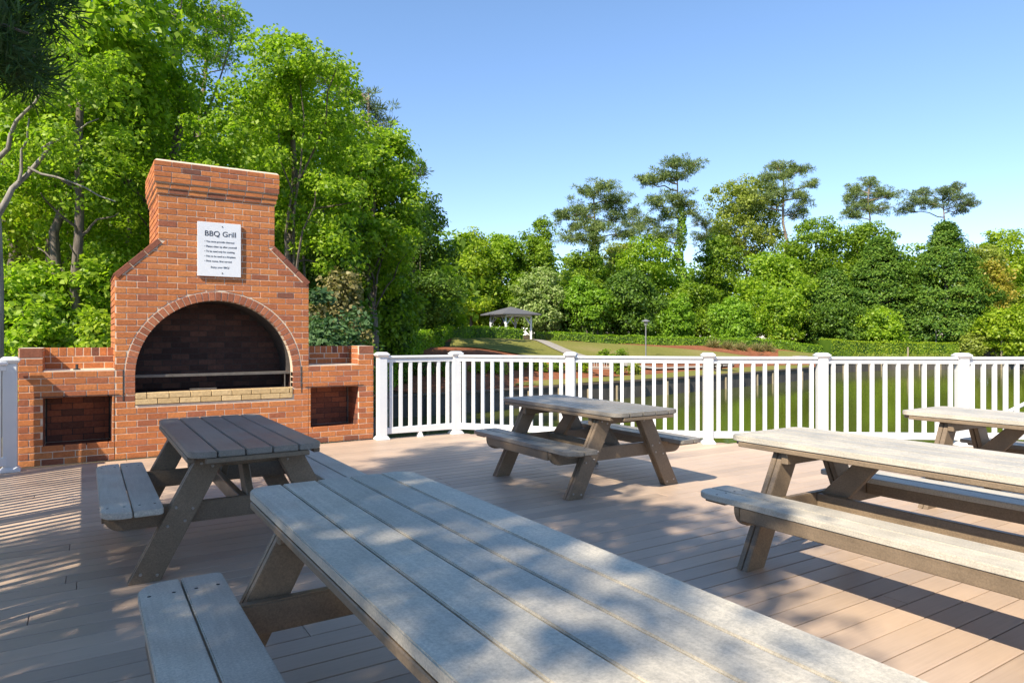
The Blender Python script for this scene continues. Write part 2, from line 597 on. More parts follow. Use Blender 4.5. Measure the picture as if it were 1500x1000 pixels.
def deck_right(y):
    pts = [(4.55, 8.72)] + [(x + .08, yy + .06) for x, yy in FENCE[2:]]
    if y >= 8.72: return 4.55
    for (xa, ya), (xb, yb) in zip(pts[:-1], pts[1:]):
        if yb <= y <= ya: return xa + (xb - xa) * (ya - y) / (ya - yb)
    return 12.98


bm = bmesh.new()
rng = random.Random(11)
y = -2.6
PITCH = .14
while y < 8.7:
    y1 = y + PITCH - .006
    xs = [DX0, min(deck_right(y), deck_right(y1))]
    x = DX0 + rng.uniform(.8, 4.2)
    cuts = [DX0]
    while x < xs[1] - .6:
        cuts.append(x); x += rng.uniform(2.6, 4.9)
    cuts.append(xs[1])
    for a, b in zip(cuts[:-1], cuts[1:]):
        box(bm, a + .0015, b - .0015, y, y1, -.026 + rng.uniform(-.0008, .0008), rng.uniform(-.001, .0006))
    y += PITCH
for o in (build('deck', bm, M['deck'], bevel=.003, seg=1),): tag(o, kind='structure')
bm = bmesh.new()
box(bm, DX0 + .02, 4.5, -2.6, 8.66, -.30, -.03)
for xx in (4.6,): pass
prism(bm, [(4.5, -2.6)] + [(12.85, -2.6), (12.85, .6), (12.3, 2.45), (9.4, 4.2), (7.98, 5.2), (6.8, 6.02), (5.5, 7.26), (4.5, 8.5)], 'z', -.30, -.03)
tag(build('deck_frame', bm, M['wood_dark']), kind='structure')

# ------------------------------------------------------------------ railing
def post_bm():
    b = bmesh.new()
    h = .06
    box(b, -h, h, -h, h, .05, 1.10)
    def fr(z0, z1, a, c):
        hexa(b, [(-a, -a, z0), (a, -a, z0), (a, a, z0), (-a, a, z0), (-c, -c, z1), (c, -c, z1), (c, c, z1), (-c, c, z1)])
    return b, fr


WG = 'white posts along the deck railing'
POSTS = [(-.633, 8.63), *FENCE]
post_labels = ['white square railing post beside the left brick pier', 'white railing post just right of the brick barbecue', 'white corner railing post at the right end of the short panel beside the barbecue',
               'white railing post behind the left end of the dark middle table', 'white railing post right of the dark middle table, standing clear of all tables', 'white railing post behind the pale long table at right',
               'white railing post behind the small pale table at the far right', 'white railing post past the right edge of the photo', 'white railing post farther past the right edge', 'white railing post at the side of the deck out of view', 'last white railing post at the side of the deck out of view']
POSTS += [(-1.03, 8.22), (-1.03, 6.1), (-1.03, 3.9), (-1.03, 1.7), (-1.03, -.6)]
post_labels += ['white left railing post at the corner out of view by the barbecue', 'white left railing post first along from the barbecue corner', 'white left railing post beside the small dark table', 'white left railing post beside the near table', 'white left railing post behind the camera']


def angle_of(a, b):
    return math.atan2(b[1] - a[1], b[0] - a[0])


def make_post(p, rz, label):
    t = thing('railing_post', label, 'railing post', (p[0], p[1], 0), rz, WG)
    b, fr = post_bm()
    build('shaft', b, M['white'], t, bevel=.006, seg=2, smooth=40)
    b, fr = post_bm(); b.clear()
    fr(1.10, 1.13, .062, .083); fr(1.131, 1.15, .086, .086); fr(1.151, 1.172, .08, .055)
    build('cap', b, M['white'], t, bevel=.003, smooth=40)
    b, fr = post_bm(); b.clear()
    fr(0, .022, .09, .088); fr(.022, .05, .084, .064)
    build('base_skirt', b, M['white'], t, bevel=.003, smooth=40)


for i, (p, lab) in enumerate(zip(POSTS, post_labels)):
    if 1 <= i <= 10:
        k = i - 1
        rz = angle_of(FENCE[k], FENCE[k + 1]) if k < len(FENCE) - 1 else math.pi / 2
        if 1 < k < len(FENCE) - 1: rz = (angle_of(FENCE[k - 1], FENCE[k]) + angle_of(FENCE[k], FENCE[k + 1])) / 2
        if k == 1: rz = angle_of(FENCE[0], FENCE[1])
    else:
        rz = 0
    make_post(p, rz, lab)


def panel(a, b, n, label, foot=True):
    a, b = Vector(a), Vector(b)
    Lh = (b - a).length - .12
    c = (a + b) / 2
    t = thing('deck_railing', label, 'railing', (c.x, c.y, 0), angle_of(a, b), 'white railing panels round the deck')
    h = Lh / 2
    bm = bmesh.new()
    prism(bm, rrect(-.045, .045, 1.088, 1.122, .012, 3), 'x', -h, h)
    build('handrail', bm, M['white'], t, smooth=40)
    bm = bmesh.new(); box(bm, -h, h, -.024, .024, 1.032, 1.076)
    box(bm, -h, h, -.012, .012, 1.076, 1.088)
    build('upper_rail', bm, M['white'], t, bevel=.003)
    bm = bmesh.new(); box(bm, -h, h, -.024, .024, .07, .155)
    build('lower_rail', bm, M['white'], t, bevel=.004)
    me = None
    for k in range(n):
        x = -h + Lh * (k + .5 + .25 * ((k + .5) / n - .5) * 0) / n
        if me is None:
            bm = bmesh.new(); box(bm, -.023, .023, -.02, .02, .155, 1.032)
            o = build('baluster', bm, M['white'], t, bevel=.003)
            me = o.data
        else:
            o = bpy.data.objects.new('baluster', me); COL.objects.link(o); o.parent = t
        o.location = (x, 0, 0)
    if foot:
        bm = bmesh.new(); hexa(bm, [(-.04, -.04, 0), (.04, -.04, 0), (.04, .04, 0), (-.04, .04, 0), (-.02, -.02, .07), (.02, -.02, .07), (.02, .02, .07), (-.02, .02, .07)])
        build('support_foot', bm, M['white'], t)


PL = ['short white railing panel beside the brick barbecue, seven balusters', 'white railing panel behind the left end of the dark middle table, eleven balusters', 'white railing panel behind the right half of the dark middle table, twelve balusters',
      'white railing panel behind the far end of the pale long table, nine balusters', 'white railing panel between pale long table and small pale table at right, ten balusters', 'white railing panel running off the right edge of the photo', 'white railing panel past the right edge of the photo',
      'white railing panel at the right side out of view', 'last white railing panel at the right side out of view']
for k, n in enumerate([7, 11, 12, 9, 10, 11, 11, 14, 22]): panel(FENCE[k], FENCE[k + 1], n, PL[k])
LP = POSTS[:1] + POSTS[11:]
LL = ['stub of white left railing at the brick pier corner', 'white left railing panel next to the brick pier', 'white left railing panel beside the small dark table', 'white left railing panel beside the near table', 'white left railing panel beside the camera']
for k in range(5): panel(LP[k + 1], LP[k], 3 if k == 0 else 17, LL[k], k > 0)

# ------------------------------------------------------------------ brick barbecue
BY = 8.795
COURSE = .0716
BLEN = .206
JT = .009
bbq = thing('brick_barbecue', 'large red brick outdoor barbecue with arched firebox, chimney and two side wings', 'barbecue', (1.376, BY, 0))
OX, OY = 1.376, BY


def L3(x, y, z): return (x - OX, y - OY, z)


def lbox(bm, x0, x1, y0, y1, z0, z1): box(bm, x0 - OX, x1 - OX, y0 - OY, y1 - OY, z0, z1)


def brickwork(bm, plane, lim, z0, z1, course=COURSE, blen=BLEN, jt=JT, depth=.03, shift=0, rnd=None, ns=1):
    """plane: function (u, z, n)->local xyz (n outwards); lim(z)->list of (u0,u1); each brick is cut to the limits"""
    rnd = rnd or random.Random(3)
    k = 0
    z = z0
    while z < z1 - .01:
        za, zb = z + jt / 2, min(z + course, z1) - jt / 2
        zs = [za + (zb - za) * i / ns for i in range(ns + 1)]
        iv = [lim(q) for q in zs]
        if len({len(q) for q in iv}) > 1: iv = [lim((za + zb) / 2)] * len(zs)
        for m in range(len(iv[0])):
            ls, rs_ = [q[m][0] for q in iv], [q[m][1] for q in iv]
            lo, hi = min(ls), max(rs_)
            if hi - lo < .02: continue
            base = (k % 2) * blen / 2 + shift
            u = math.floor((lo - base) / blen) * blen + base
            while u < hi:
                a = [max(u + jt / 2, l + jt / 4) for l in ls]
                b = [min(u + blen - jt / 2, r - jt / 4) for r in rs_]
                ok = [q for q in range(ns + 1) if b[q] - a[q] > .008]
                if len(ok) > 1 and max(b[q] - a[q] for q in ok) > .014:
                    o = rnd.uniform(.0012, .0042)
                    poly = [(a[q], zs[q]) for q in ok] + [(b[q], zs[q]) for q in reversed(ok)]
                    v0 = [bm.verts.new(plane(p, q, -depth)) for p, q in poly]
                    v1 = [bm.verts.new(plane(p, q, o)) for p, q in poly]
                    bm.faces.new(v0[::-1]); bm.faces.new(v1)
                    for q in range(len(poly)):
                        bm.faces.new((v0[q], v0[(q + 1) % len(poly)], v1[(q + 1) % len(poly)], v1[q]))
                u += blen
        z += course
        k += 1


def front(u, z, n): return L3(u, BY - n, z)


CX, CZ, RI, RO = 1.374, .935, .877, .988
BL, BR_ = .297, 2.455
NL, NRt = (-.363, .271), (2.481, 3.115)
WL, WR = -.577, 3.329


def archx(z, r=RO):
    if z < CZ: return r
    d = r * r - (z - CZ) ** 2
    return math.sqrt(d) if d > 0 else 0


def lim_main(z):
    x0, x1 = BL, BR_
    if z > 2.5: x0, x1 = .73, 2.03
    elif z > 2.07:
        k = (z - 2.07) / .43 * .433
        x0, x1 = BL + k + .085, BR_ - k - .085
    if z < .607: return [(x0, x1)]
    if z < .735: return [(x0, CX - RI), (CX + RI, x1)]
    a = archx(z)
    if z < 1.94: return [(x0, CX - a), (CX + a, x1)]
    return [(x0, x1)]


def lim_wing(a, b, n):
    pier = (WL, NL[0]) if a < 1 else (NRt[1], WR)
    def f(z):
        if z < .195: return [(a, b)]
        if z < .735: return [pier] + ([(NL[1], BL)] if a < 1 else [(BR_, NRt[0])])
        if z < 1.02: return [(a, b)]
        return [pier]
    return f


# cores (mortar)
def arch_notch(r=RI):
    return [(CX + r * math.cos(a), CZ + r * math.sin(a)) for a in np.linspace(0, math.pi, 41)]


def body_outline(e=0):
    pts = [(BR_ - e, .735), (BR_ - e, 2.07), (2.03 - e, 2.5), (2.03 - e, 3.03), (.73 + e, 3.03), (.73 + e, 2.5), (BL + e, 2.07), (BL + e, .735), (CX - RI, .735)]
    pts += arch_notch()[::-1]
    pts += [(CX + RI, .735)]
    return [(x - OX, z) for x, z in pts]


BACK = 1.2
bm = bmesh.new()
prism(bm, body_outline(.004), 'y', .002, .11)
lbox(bm, BL + .004, BR_ - .004, BY + .002, BY + BACK, 0, .600)
lbox(bm, CX + RI, BR_ - .004, BY + .002, BY + BACK, .601, .734); lbox(bm, BL + .004, CX - RI, BY + .002, BY + BACK, .601, .734)
lbox(bm, CX - RI, CX + RI, BY + .1, BY + BACK, .601, .72)
build('mortar_bed', bm, M['mortar'], bbq)
bm = bmesh.new()
prism(bm, body_outline(.006), 'y', .111, .62)
prism(bm, [(BR_ - .006 - OX, .735), (BR_ - .006 - OX, 2.07), (2.024 - OX, 2.5), (2.024 - OX, 3.03), (.736 - OX, 3.03), (.736 - OX, 2.5), (BL + .006 - OX, 2.07), (BL + .006 - OX, .735)], 'y', .621, BACK)
build('firebox', bm, M['mortar_dark'], bbq)
bm = bmesh.new()
brickwork(bm, lambda u, z, n: L3(u, BY + .62 - n, z), lambda z: [(CX - max(archx(z, RI) - .01, 0), CX + max(archx(z, RI) - .01, 0))], .735, 1.80)
for s, n0 in ((CX - RI, 1), (CX + RI, -1)):
    brickwork(bm, (lambda u, z, n, s=s, n0=n0: L3(s + n0 * n, u, z)), lambda z: [(BY + .12, BY + .61)], .735, .94)
lbox(bm, CX - RI + .012, CX + RI - .012, BY + .102, BY + .61, .721, .737)
build('firebox_lining', bm, M['brick_soot'], bbq, bevel=.002)
# body face
bm = bmesh.new()
rb = random.Random(4)
brickwork(bm, front, lim_main, 0, 3.03 + .005, rnd=rb, ns=5)
# left flank of body and chimney
brickwork(bm, lambda u, z, n: L3(BL - n, u, z), lambda z: [(BY + .033, BY + BACK)], 1.02, 2.06, rnd=rb)
brickwork(bm, lambda u, z, n: L3(.73 - n, u, z), lambda z: [(BY + .033, BY + BACK)], 2.5, 3.03, rnd=rb)
brickwork(bm, lambda u, z, n: L3(BR_ + n, u, z), lambda z: [(BY + .033, BY + BACK)], 1.02, 2.06, rnd=rb)
brickwork(bm, lambda u, z, n: L3(2.03 + n, u, z), lambda z: [(BY + .033, BY + BACK)], 2.5, 3.03, rnd=rb)
build('body', bm, M['brick'], bbq, bevel=.003)
# arch ring
bm = bmesh.new()
nb = 41
for i in range(nb):
    a0 = math.pi * i / nb + .0048; a1 = math.pi * (i + 1) / nb - .0048
    o = rb.uniform(.003, .007)
    q = []
    for n in (-.098, o):
        q.append([front(CX + r * math.cos(a), CZ + r * math.sin(a), n) for r, a in ((RI, a0), (RO - .012, a0), (RO - .012, a1), (RI, a1))])
    hexa(bm, q[0] + q[1])
for s in (-1, 1):
    for k in range(3):
        za, zb = .735 + k * .0667 + .005, .735 + (k + 1) * .0667 - .004
        x0, x1 = sorted((CX + s * RI, CX + s * (RO - .012)))
        lbox(bm, x0, x1, BY - .005, BY + .098, za, zb)
build('arch', bm, M['brick_arch'], bbq, bevel=.003)
# sill
bm = bmesh.new()
for k, (za, zb, sh) in enumerate(((.607, .667, 0), (.673, .737, .11))):
    x = CX - RI + .004
    first = True
    while x < CX + RI - .03:
        wdt = .228 - (sh if first else 0)
        lbox(bm, x, min(x + wdt - .008, CX + RI - .004), BY - .012, BY + .1, za, zb)
        x += wdt; first = False
build('sill', bm, M['brick_cream'], bbq, bevel=.003)
# grate shelf
bm = bmesh.new()
lbox(bm, CX - RI + .004, CX + RI - .004, BY + .115, BY + .128, .905, .937)
lbox(bm, CX - RI + .004, CX + RI - .004, BY + .128, BY + .40, .925, .931)
lbox(bm, CX + RI - .075, CX + RI - .06, BY + .117, BY + .127, .74, .905)
lbox(bm, CX - .3, CX + .0, BY + .117, BY + .125, .742, .76)
build('grate_shelf', bm, M['steel'], bbq, bevel=.002)
# shoulder coping
for s in (-1, 1):
    bm = bmesh.new()
    p0 = Vector((BL - .012, 2.07)); p1 = Vector((.73, 2.505))
    d = (p1 - p0).normalized(); nrm = Vector((-d.y, d.x))
    Ln = (p1 - p0).length
    for k in range(3):
        a, b = p0 + d * (Ln * k / 3 + .004), p0 + d * (Ln * (k + 1) / 3 - .004)
        ps = [a - nrm * .055, b - nrm * .055, b + nrm * .008, a + nrm * .008]
        if s == 1: ps = [Vector((2 * OX - p.x, p.y)) for p in ps]
        hexa(bm, [front(p.x, p.y, .012) for p in ps] + [front(p.x, p.y, -BACK) for p in ps])
    build('shoulder_coping', bm, M['brick_cope'], bbq, bevel=.004)
# cap: corbels
bm = bmesh.new(); bmm = bmesh.new()
lev = [(3.03, 3.09, .014), (3.09, 3.155, .028), (3.155, 3.215, .042), (3.215, 3.40, .044)]
for z0, z1, pr in lev:
    x0, x1, y0, y1 = .73 - pr, 2.03 + pr, BY - pr, BY + BACK + pr
    lbox(bmm, x0 + .003, x1 - .003, y0 + .003, y1 - .003, z0, z1 - .001)
    cs = .06 if z1 - z0 < .1 else .0617
    brickwork(bm, (lambda u, z, n, y0=y0: L3(u, y0 - n, z)), (lambda z, x0=x0, x1=x1: [(x0 - .005, x1 + .005)]), z0, z1, course=cs, shift=pr, rnd=rb)
    brickwork(bm, (lambda u, z, n, x0=x0: L3(x0 - n, u, z)), (lambda z, y0=y0, y1=y1: [(y0 + .031, y1)]), z0, z1, course=cs, shift=pr, rnd=rb)
    brickwork(bm, (lambda u, z, n, x1=x1: L3(x1 + n, u, z)), (lambda z, y0=y0, y1=y1: [(y0 + .031, y1)]), z0, z1, course=cs, shift=pr, rnd=rb)
cap = build('chimney_cap', bm, M['brick'], bbq, bevel=.003)
hexa(bmm, [L3(*p) for p in ((.69, BY - .04, 3.40), (2.07, BY - .04, 3.40), (2.07, BY + BACK + .04, 3.40), (.69, BY + BACK + .04, 3.40), (.71, BY - .02, 3.42), (2.05, BY - .02, 3.42), (2.05, BY + BACK + .02, 3.42), (.71, BY + BACK + .02, 3.42))])
build('mortar_wash', bmm, M['mortar'], cap)
# wings
WB = .52
for side in (0, 1):
    a, b = (WL, BL) if side == 0 else (BR_, WR)
    pier = (WL, NL[0]) if side == 0 else (NRt[1], WR)
    nic = NL if side == 0 else NRt
    bm = bmesh.new(); bmm = bmesh.new(); e = .004
    lbox(bmm, a + e, b - e, BY + .002, BY + WB, 0, .19)
    lbox(bmm, pier[0] + e, pier[1] - e, BY + .002, BY + WB, .191, 1.255)
    ow = (nic[1], BL) if side == 0 else (BR_, nic[0])
    lbox(bmm, ow[0] + .002, ow[1] - .002, BY + .002, BY + WB, .191, .735)
    lx = (pier[1], BL) if side == 0 else (BR_, pier[0])
    lbox(bmm, lx[0] - e + .001, lx[1] + e - .001, BY + .003, BY + WB - .1, .736, 1.012)
    lbox(bmm, lx[0] - e + .001, lx[1] + e - .001, BY + WB - .1, BY + WB, .192, 1.25)
    wing_root = build('side_wing', bmm, M['mortar'], bbq)
    if side == 0: wing_root['label'] = 'left side wing with open log niche'
    else: wing_root['label'] = 'right side wing with open log niche'
    brickwork(bm, front, lim_wing(a, b, side), 0, 1.01, rnd=rb, shift=.03, ns=1)
    brickwork(bm, front, lambda z: [pier], 1.002, 1.15, rnd=rb)
    brickwork(bm, front, lambda z: [pier], 1.15, 1.258, course=.108, blen=.25, shift=pier[0] + .005, rnd=rb)
    # back of the recess with a rowlock course on top
    fb = lambda u, z, n: L3(u, BY + WB - .1 - n, z)
    brickwork(bm, fb, lambda z: [(lx[0], lx[1])], 1.012, 1.155, rnd=rb)
    brickwork(bm, fb, lambda z: [(lx[0], lx[1])], 1.155, 1.258, course=.103, blen=.078, rnd=rb)
    # recess cheek of the pier, niche back and cheeks
    fs = (lambda u, z, n: L3(pier[1] + n, u, z)) if side == 0 else (lambda u, z, n: L3(pier[0] - n, u, z))
    brickwork(bm, fs, lambda z: [(BY + .033, BY + WB - .105)], 1.012, 1.258, rnd=rb)
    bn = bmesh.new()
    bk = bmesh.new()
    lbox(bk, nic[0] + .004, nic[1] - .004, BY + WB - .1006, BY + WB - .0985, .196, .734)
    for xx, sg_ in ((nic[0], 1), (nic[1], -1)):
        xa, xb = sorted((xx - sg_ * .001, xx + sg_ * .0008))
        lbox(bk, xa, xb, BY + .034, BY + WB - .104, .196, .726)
    build('niche_backing', bk, M['mortar_dark'], wing_root)  # thin dark sheets showing in the joints of the niche bricks
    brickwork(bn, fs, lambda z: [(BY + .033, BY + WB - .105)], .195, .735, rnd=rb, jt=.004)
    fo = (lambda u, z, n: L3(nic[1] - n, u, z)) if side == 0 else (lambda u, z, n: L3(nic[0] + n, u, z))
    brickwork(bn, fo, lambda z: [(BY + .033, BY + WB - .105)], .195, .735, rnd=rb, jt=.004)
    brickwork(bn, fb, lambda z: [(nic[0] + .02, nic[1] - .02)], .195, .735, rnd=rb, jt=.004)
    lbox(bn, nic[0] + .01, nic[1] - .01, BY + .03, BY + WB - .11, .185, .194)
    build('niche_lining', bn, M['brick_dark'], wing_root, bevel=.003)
    # outer flank
    fq = (lambda u, z, n: L3(WL - n, u, z)) if side == 0 else (lambda u, z, n: L3(WR + n, u, z))
    brickwork(bm, fq, lambda z: [(BY + .033, BY + WB)], 0, 1.258, rnd=rb)
    build('wing_brick', bm, M['brick'], wing_root, bevel=.003)
    bm = bmesh.new()
    lbox(bm, nic[0] - .07, nic[1] + .07, BY - .010, BY + .05, .727, .736)
    build('lintel_iron', bm, M['iron'], wing_root)
    if side == 0:
        bm = bmesh.new(); cyl(bm, L3(-.06, BY + .12, 1.012), .035, .012, n=12); cyl(bm, L3(-.06, BY + .12, 1.024), .014, .05, n=10)
        build('gas_valve', bm, M['iron'], wing_root)
bm = bmesh.new()
lbox(bm, CX - RO - .012, CX - RO + .002, BY - .006, BY + .01, .66, 1.0)
lbox(bm, CX + RO - .004, CX + RO + .006, BY - .006, BY + .01, .66, 1.0)
build('expansion_joint', bm, M['iron'], bbq)

# ------------------------------------------------------------------ sign
SX0, SX1, SZ0, SZ1 = 1.140, 1.624, 2.098, 2.740
sg = thing('sign', 'white rectangular BBQ Grill rules sign screwed to the brick chimney', 'sign', ((SX0 + SX1) / 2, BY - .012, (SZ0 + SZ1) / 2))
bm = bmesh.new(); hw, hh = (SX1 - SX0) / 2, (SZ1 - SZ0) / 2
box(bm, -hw, hw, -.02, -.001, -hh, hh)
build('panel', bm, M['sign'], sg, bevel=.002)
bm = bmesh.new()
for z in (hh - .045, -hh + .04): cyl(bm, (.03, -.024, z), .007, .005, axis='y', n=10)
build('screw', bm, M['iron'], sg)


def text(body, x, z, size, bold=0, align='LEFT', name='lettering', width=None):
    c = bpy.data.curves.new('lettering', 'FONT')
    c.body = body; c.size = size; c.align_x = align; c.offset = bold; c.extrude = .0006
    o = bpy.data.objects.new('lettering', c)
    me = bpy.data.meshes.new_from_object(o)
    bpy.data.objects.remove(o)
    xs = [v.co.x for v in me.vertices]
    k = 1
    if width: k = width / (max(xs) - min(xs))
    for v in me.vertices: v.co = Vector((x + v.co.x * k, -.0212 - v.co.z, z + v.co.y))
    finish(me, name, M['ink'], sg)


text('BBQ Grill', -.168, .158, .088, .0006, width=.345)
for i, (s, wd) in enumerate((('• You must provide charcoal', .33), ('• Please clean up after yourself', .36), ('• To be used only for cooking', .335), ('• Not to be used as a fireplace', .345), ('• First come, first served', .30))):
    text(s, -.168, .082 - i * .058, .030, .0002, width=wd)
text('Enjoy your BBQ!', 0.006, -.222, .030, 0, 'CENTER', width=.205)

# ------------------------------------------------------------------ picnic tables
HOLE = []


def picnic_table(cx, cy, length, label, top, seat, inset=.30):
    t = thing('picnic_table', label, 'picnic table', (cx, cy, 0), 0, 'picnic tables on the deck')
    h = length / 2
    # table top: five planks
    bm = bmesh.new()
    wpl = .1485
    for k in range(5):
        x0 = -.372 + k * wpl
        r = (0, 0, 0, 0)
        if k == 0: r = (.085, 0, 0, .085)
        if k == 4: r = (0, .085, .085, 0)
        prism(bm, rrect(x0 + .0034, x0 + wpl - .0034, -h, h, r), 'z', .705, .74)
    tt = build('tabletop', bm, top, t, bevel=.004, seg=2, smooth=35)
    bm = bmesh.new()
    for s in (-1, 1):
        x0, x1 = sorted((s * .370, s * .33))
        box(bm, x0, x1, -h + .085, h - .085, .672, .701)
    for s in (-1, 1):
        y0, y1 = sorted((s * (h - .003), s * (h - .04)))
        box(bm, -.285, .285, y0, y1, .672, .701)
    build('edge_band', bm, M['frame'], tt, bevel=.004)
    hs = h - .09
    for s in (-1, 1):
        bm = bmesh.new()
        for j in range(2):
            a = .478 + j * .152
            x0, x1 = sorted((s * (a + .003), s * (a + .148)))
            outer = j == 1
            rr = [0, 0, 0, 0]
            big = .10
            if outer: rr = [0, big, big, 0] if s > 0 else [big, 0, 0, big]
            else: rr = [.03, 0, 0, .03] if s > 0 else [0, .03, .03, 0]
            prism(bm, rrect(x0, x1, -hs, hs, rr), 'z', .406, .44)
        st = build('bench_seat', bm, seat, t, bevel=.004, seg=2, smooth=35)
        bm = bmesh.new()
        for xx in (.50, .735):
            x0, x1 = sorted((s * xx, s * (xx + .035)))
            rl = h - inset - .125
            prism(bm, [(-rl, .405), (-rl, .33), (rl, .33), (rl, .405)], 'x', x0, x1)
        for xx in (.62,):
            x0, x1 = sorted((s * (xx - .11), s * (xx + .125)))
            for sy in (-1, 1):
                ya_, yb_ = sorted((sy * (hs - .06), sy * (h - inset + .002)))
                box(bm, x0, x1, ya_, yb_, .386, .4055)
        build('seat_rail', bm, M['frame'], st, bevel=.004)
        for yy in (-hs + .15, hs - .15):
            for xx in (.515, .59, .665, .745):
                if HOLE:
                    ho = bpy.data.objects.new('screw_hole', HOLE[0]); COL.objects.link(ho); ho.parent = st
                else:
                    bm = bmesh.new(); cyl(bm, (0, 0, 0), .007, .0012, n=8)
                    ho = build('screw_hole', bm, M['hole'], st); HOLE.append(ho.data)
                ho.location = (s * xx, yy, .4395)
    # end frames
    leg_y = h - inset
    for e in (-1, 1):
        ya, yb = sorted((e * leg_y, e * (leg_y - .075)))
        ci, co = sorted((e * (leg_y - .0765), e * (leg_y - .122)))
        bm = bmesh.new()
        prism(bm, rrect(-.765, .765, .287, .4045, (.095, .095, .01, .01)), 'y', ci, co)
        build('cross_beam', bm, M['frame'], t, bevel=.006, seg=2, smooth=35)
        bm = bmesh.new(); box(bm, -.335, .335, ci, co, .60, .7035)
        build('cleat', bm, M['frame'], t, bevel=.006)
        for s in (-1, 1):
            bm = bmesh.new()
            xb0, xb1, xt0, xt1 = .487, .648, .125, .282
            ym = (ya + yb) / 2
            for (p, q) in ((ya, ym - .003), (ym + .003, yb)):
                pts = [(s * xb0, 0), (s * xb1, 0), (s * xt1, .7035), (s * xt0, .7035)]
                if s < 0: pts = pts[::-1]
                prism(bm, pts, 'y', p, q)
            box(bm, s * .33 - .012, s * .33 + .012, ym - .003, ym + .003, .3, .32)
            lg = build('leg', bm, M['frame'], t, bevel=.005, seg=2, smooth=35)
            yo = e * leg_y
            def lx(z, f): return s * ((xb0 + (xb1 - xb0) * f) + ((xt0 + (xt1 - xt0) * f) - (xb0 + (xb1 - xb0) * f)) * z / .70)
            bm0 = None
            for z, f in ((.035, .22), (.05, .78), (.32, .25), (.30, .75), (.385, .2), (.40, .8), (.62, .3), (.64, .75)):
                if bm0 is None:
                    b2 = bmesh.new()
                    cyl(b2, (0, 0, 0), .0095, e * .006, axis='y', n=10, r2=.006)
                    bo = build('bolt', b2, M['screw'], lg, smooth=50); bm0 = bo.data
                else:
                    bo = bpy.data.objects.new('bolt', bm0); COL.objects.link(bo); bo.parent = lg
                bo.location = (lx(z, f), yo - e * .0005, z)
        # brace
        bm = bmesh.new()
        y0 = e * (leg_y - .124)
        pts = [(y0, .305), (y0, .40), (y0 - e * .30, .7035), (y0 - e * .44, .7035), (y0 - e * .10, .305)]
        if e > 0: pts = pts[::-1]
        prism(bm, pts, 'x', .001, .045)
        build('brace', bm, M['frame'], t, bevel=.005)
    bm = bmesh.new(); box(bm, -.045, -.001, -(leg_y - .123), leg_y - .123, .300, .398)
    build('stretcher', bm, M['frame'], t, bevel=.005)
    bm = bmesh.new(); box(bm, -.33, .33, -.045, .045, .665, .7035)
    build('batten', bm, M['frame'], t, bevel=.005)
    return t


picnic_table(.945, 1.78, 2.44, 'long pale grey picnic table filling the bottom foreground, nearest of all', M['top_pale'], M['seat_pale'])
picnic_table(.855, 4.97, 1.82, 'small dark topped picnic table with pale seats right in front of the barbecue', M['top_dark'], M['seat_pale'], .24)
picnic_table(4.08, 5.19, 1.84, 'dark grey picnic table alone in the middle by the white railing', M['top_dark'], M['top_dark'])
picnic_table(3.92, 1.78, 2.44, 'long pale picnic table at right with sunlit bench, cut off by the right edge', M['top_pale'], M['top_pale'])
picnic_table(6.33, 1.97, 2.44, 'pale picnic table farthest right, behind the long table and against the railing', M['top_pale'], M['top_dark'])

# ------------------------------------------------------------------ foliage engine
def quads_obj(name, V, mat, parent=None):
    """V: (n,4,3) array of separate quads"""
    n = len(V)
    me = bpy.data.meshes.new(name)
    me.vertices.add(n * 4)
    me.vertices.foreach_set('co', V.reshape(-1).astype(np.float32))
    me.loops.add(n * 4)
    me.loops.foreach_set('vertex_index', np.arange(n * 4, dtype=np.int32))
    me.polygons.add(n)
    me.polygons.foreach_set('loop_start', np.arange(0, n * 4, 4, dtype=np.int32))
    me.polygons.foreach_set('loop_total', np.full(n, 4, dtype=np.int32))
    me.update(calc_edges=True)
    me.validate()
    return finish(me, name, mat, parent)


def unit(a): return a / np.maximum(np.linalg.norm(a, axis=-1, keepdims=True), 1e-6)


def leaves(P, out, rs, size, up=.5, outw=.6, rnd=.9, aspect=.62, droop=.35):
    """one folded diamond leaf per point"""
    n = len(P)
    nrm = unit(out * outw + np.array([0, 0, up]) + rs.normal(0, rnd * .6, (n, 3)))
    d = rs.normal(0, 1, (n, 3)) + out * .6 + np.array([0, 0, -droop])
    d = unit(d - nrm * (d * nrm).sum(1, keepdims=True))
    s = np.cross(nrm, d)
    L_ = size * rs.uniform(.65, 1.35, (n, 1))
    W = L_ * aspect * .5
    return np.stack([P - d * L_ * .5, P + s * W + nrm * L_ * .07, P + d * L_ * .5 - nrm * L_ * .1, P - s * W + nrm * L_ * .07], 1)


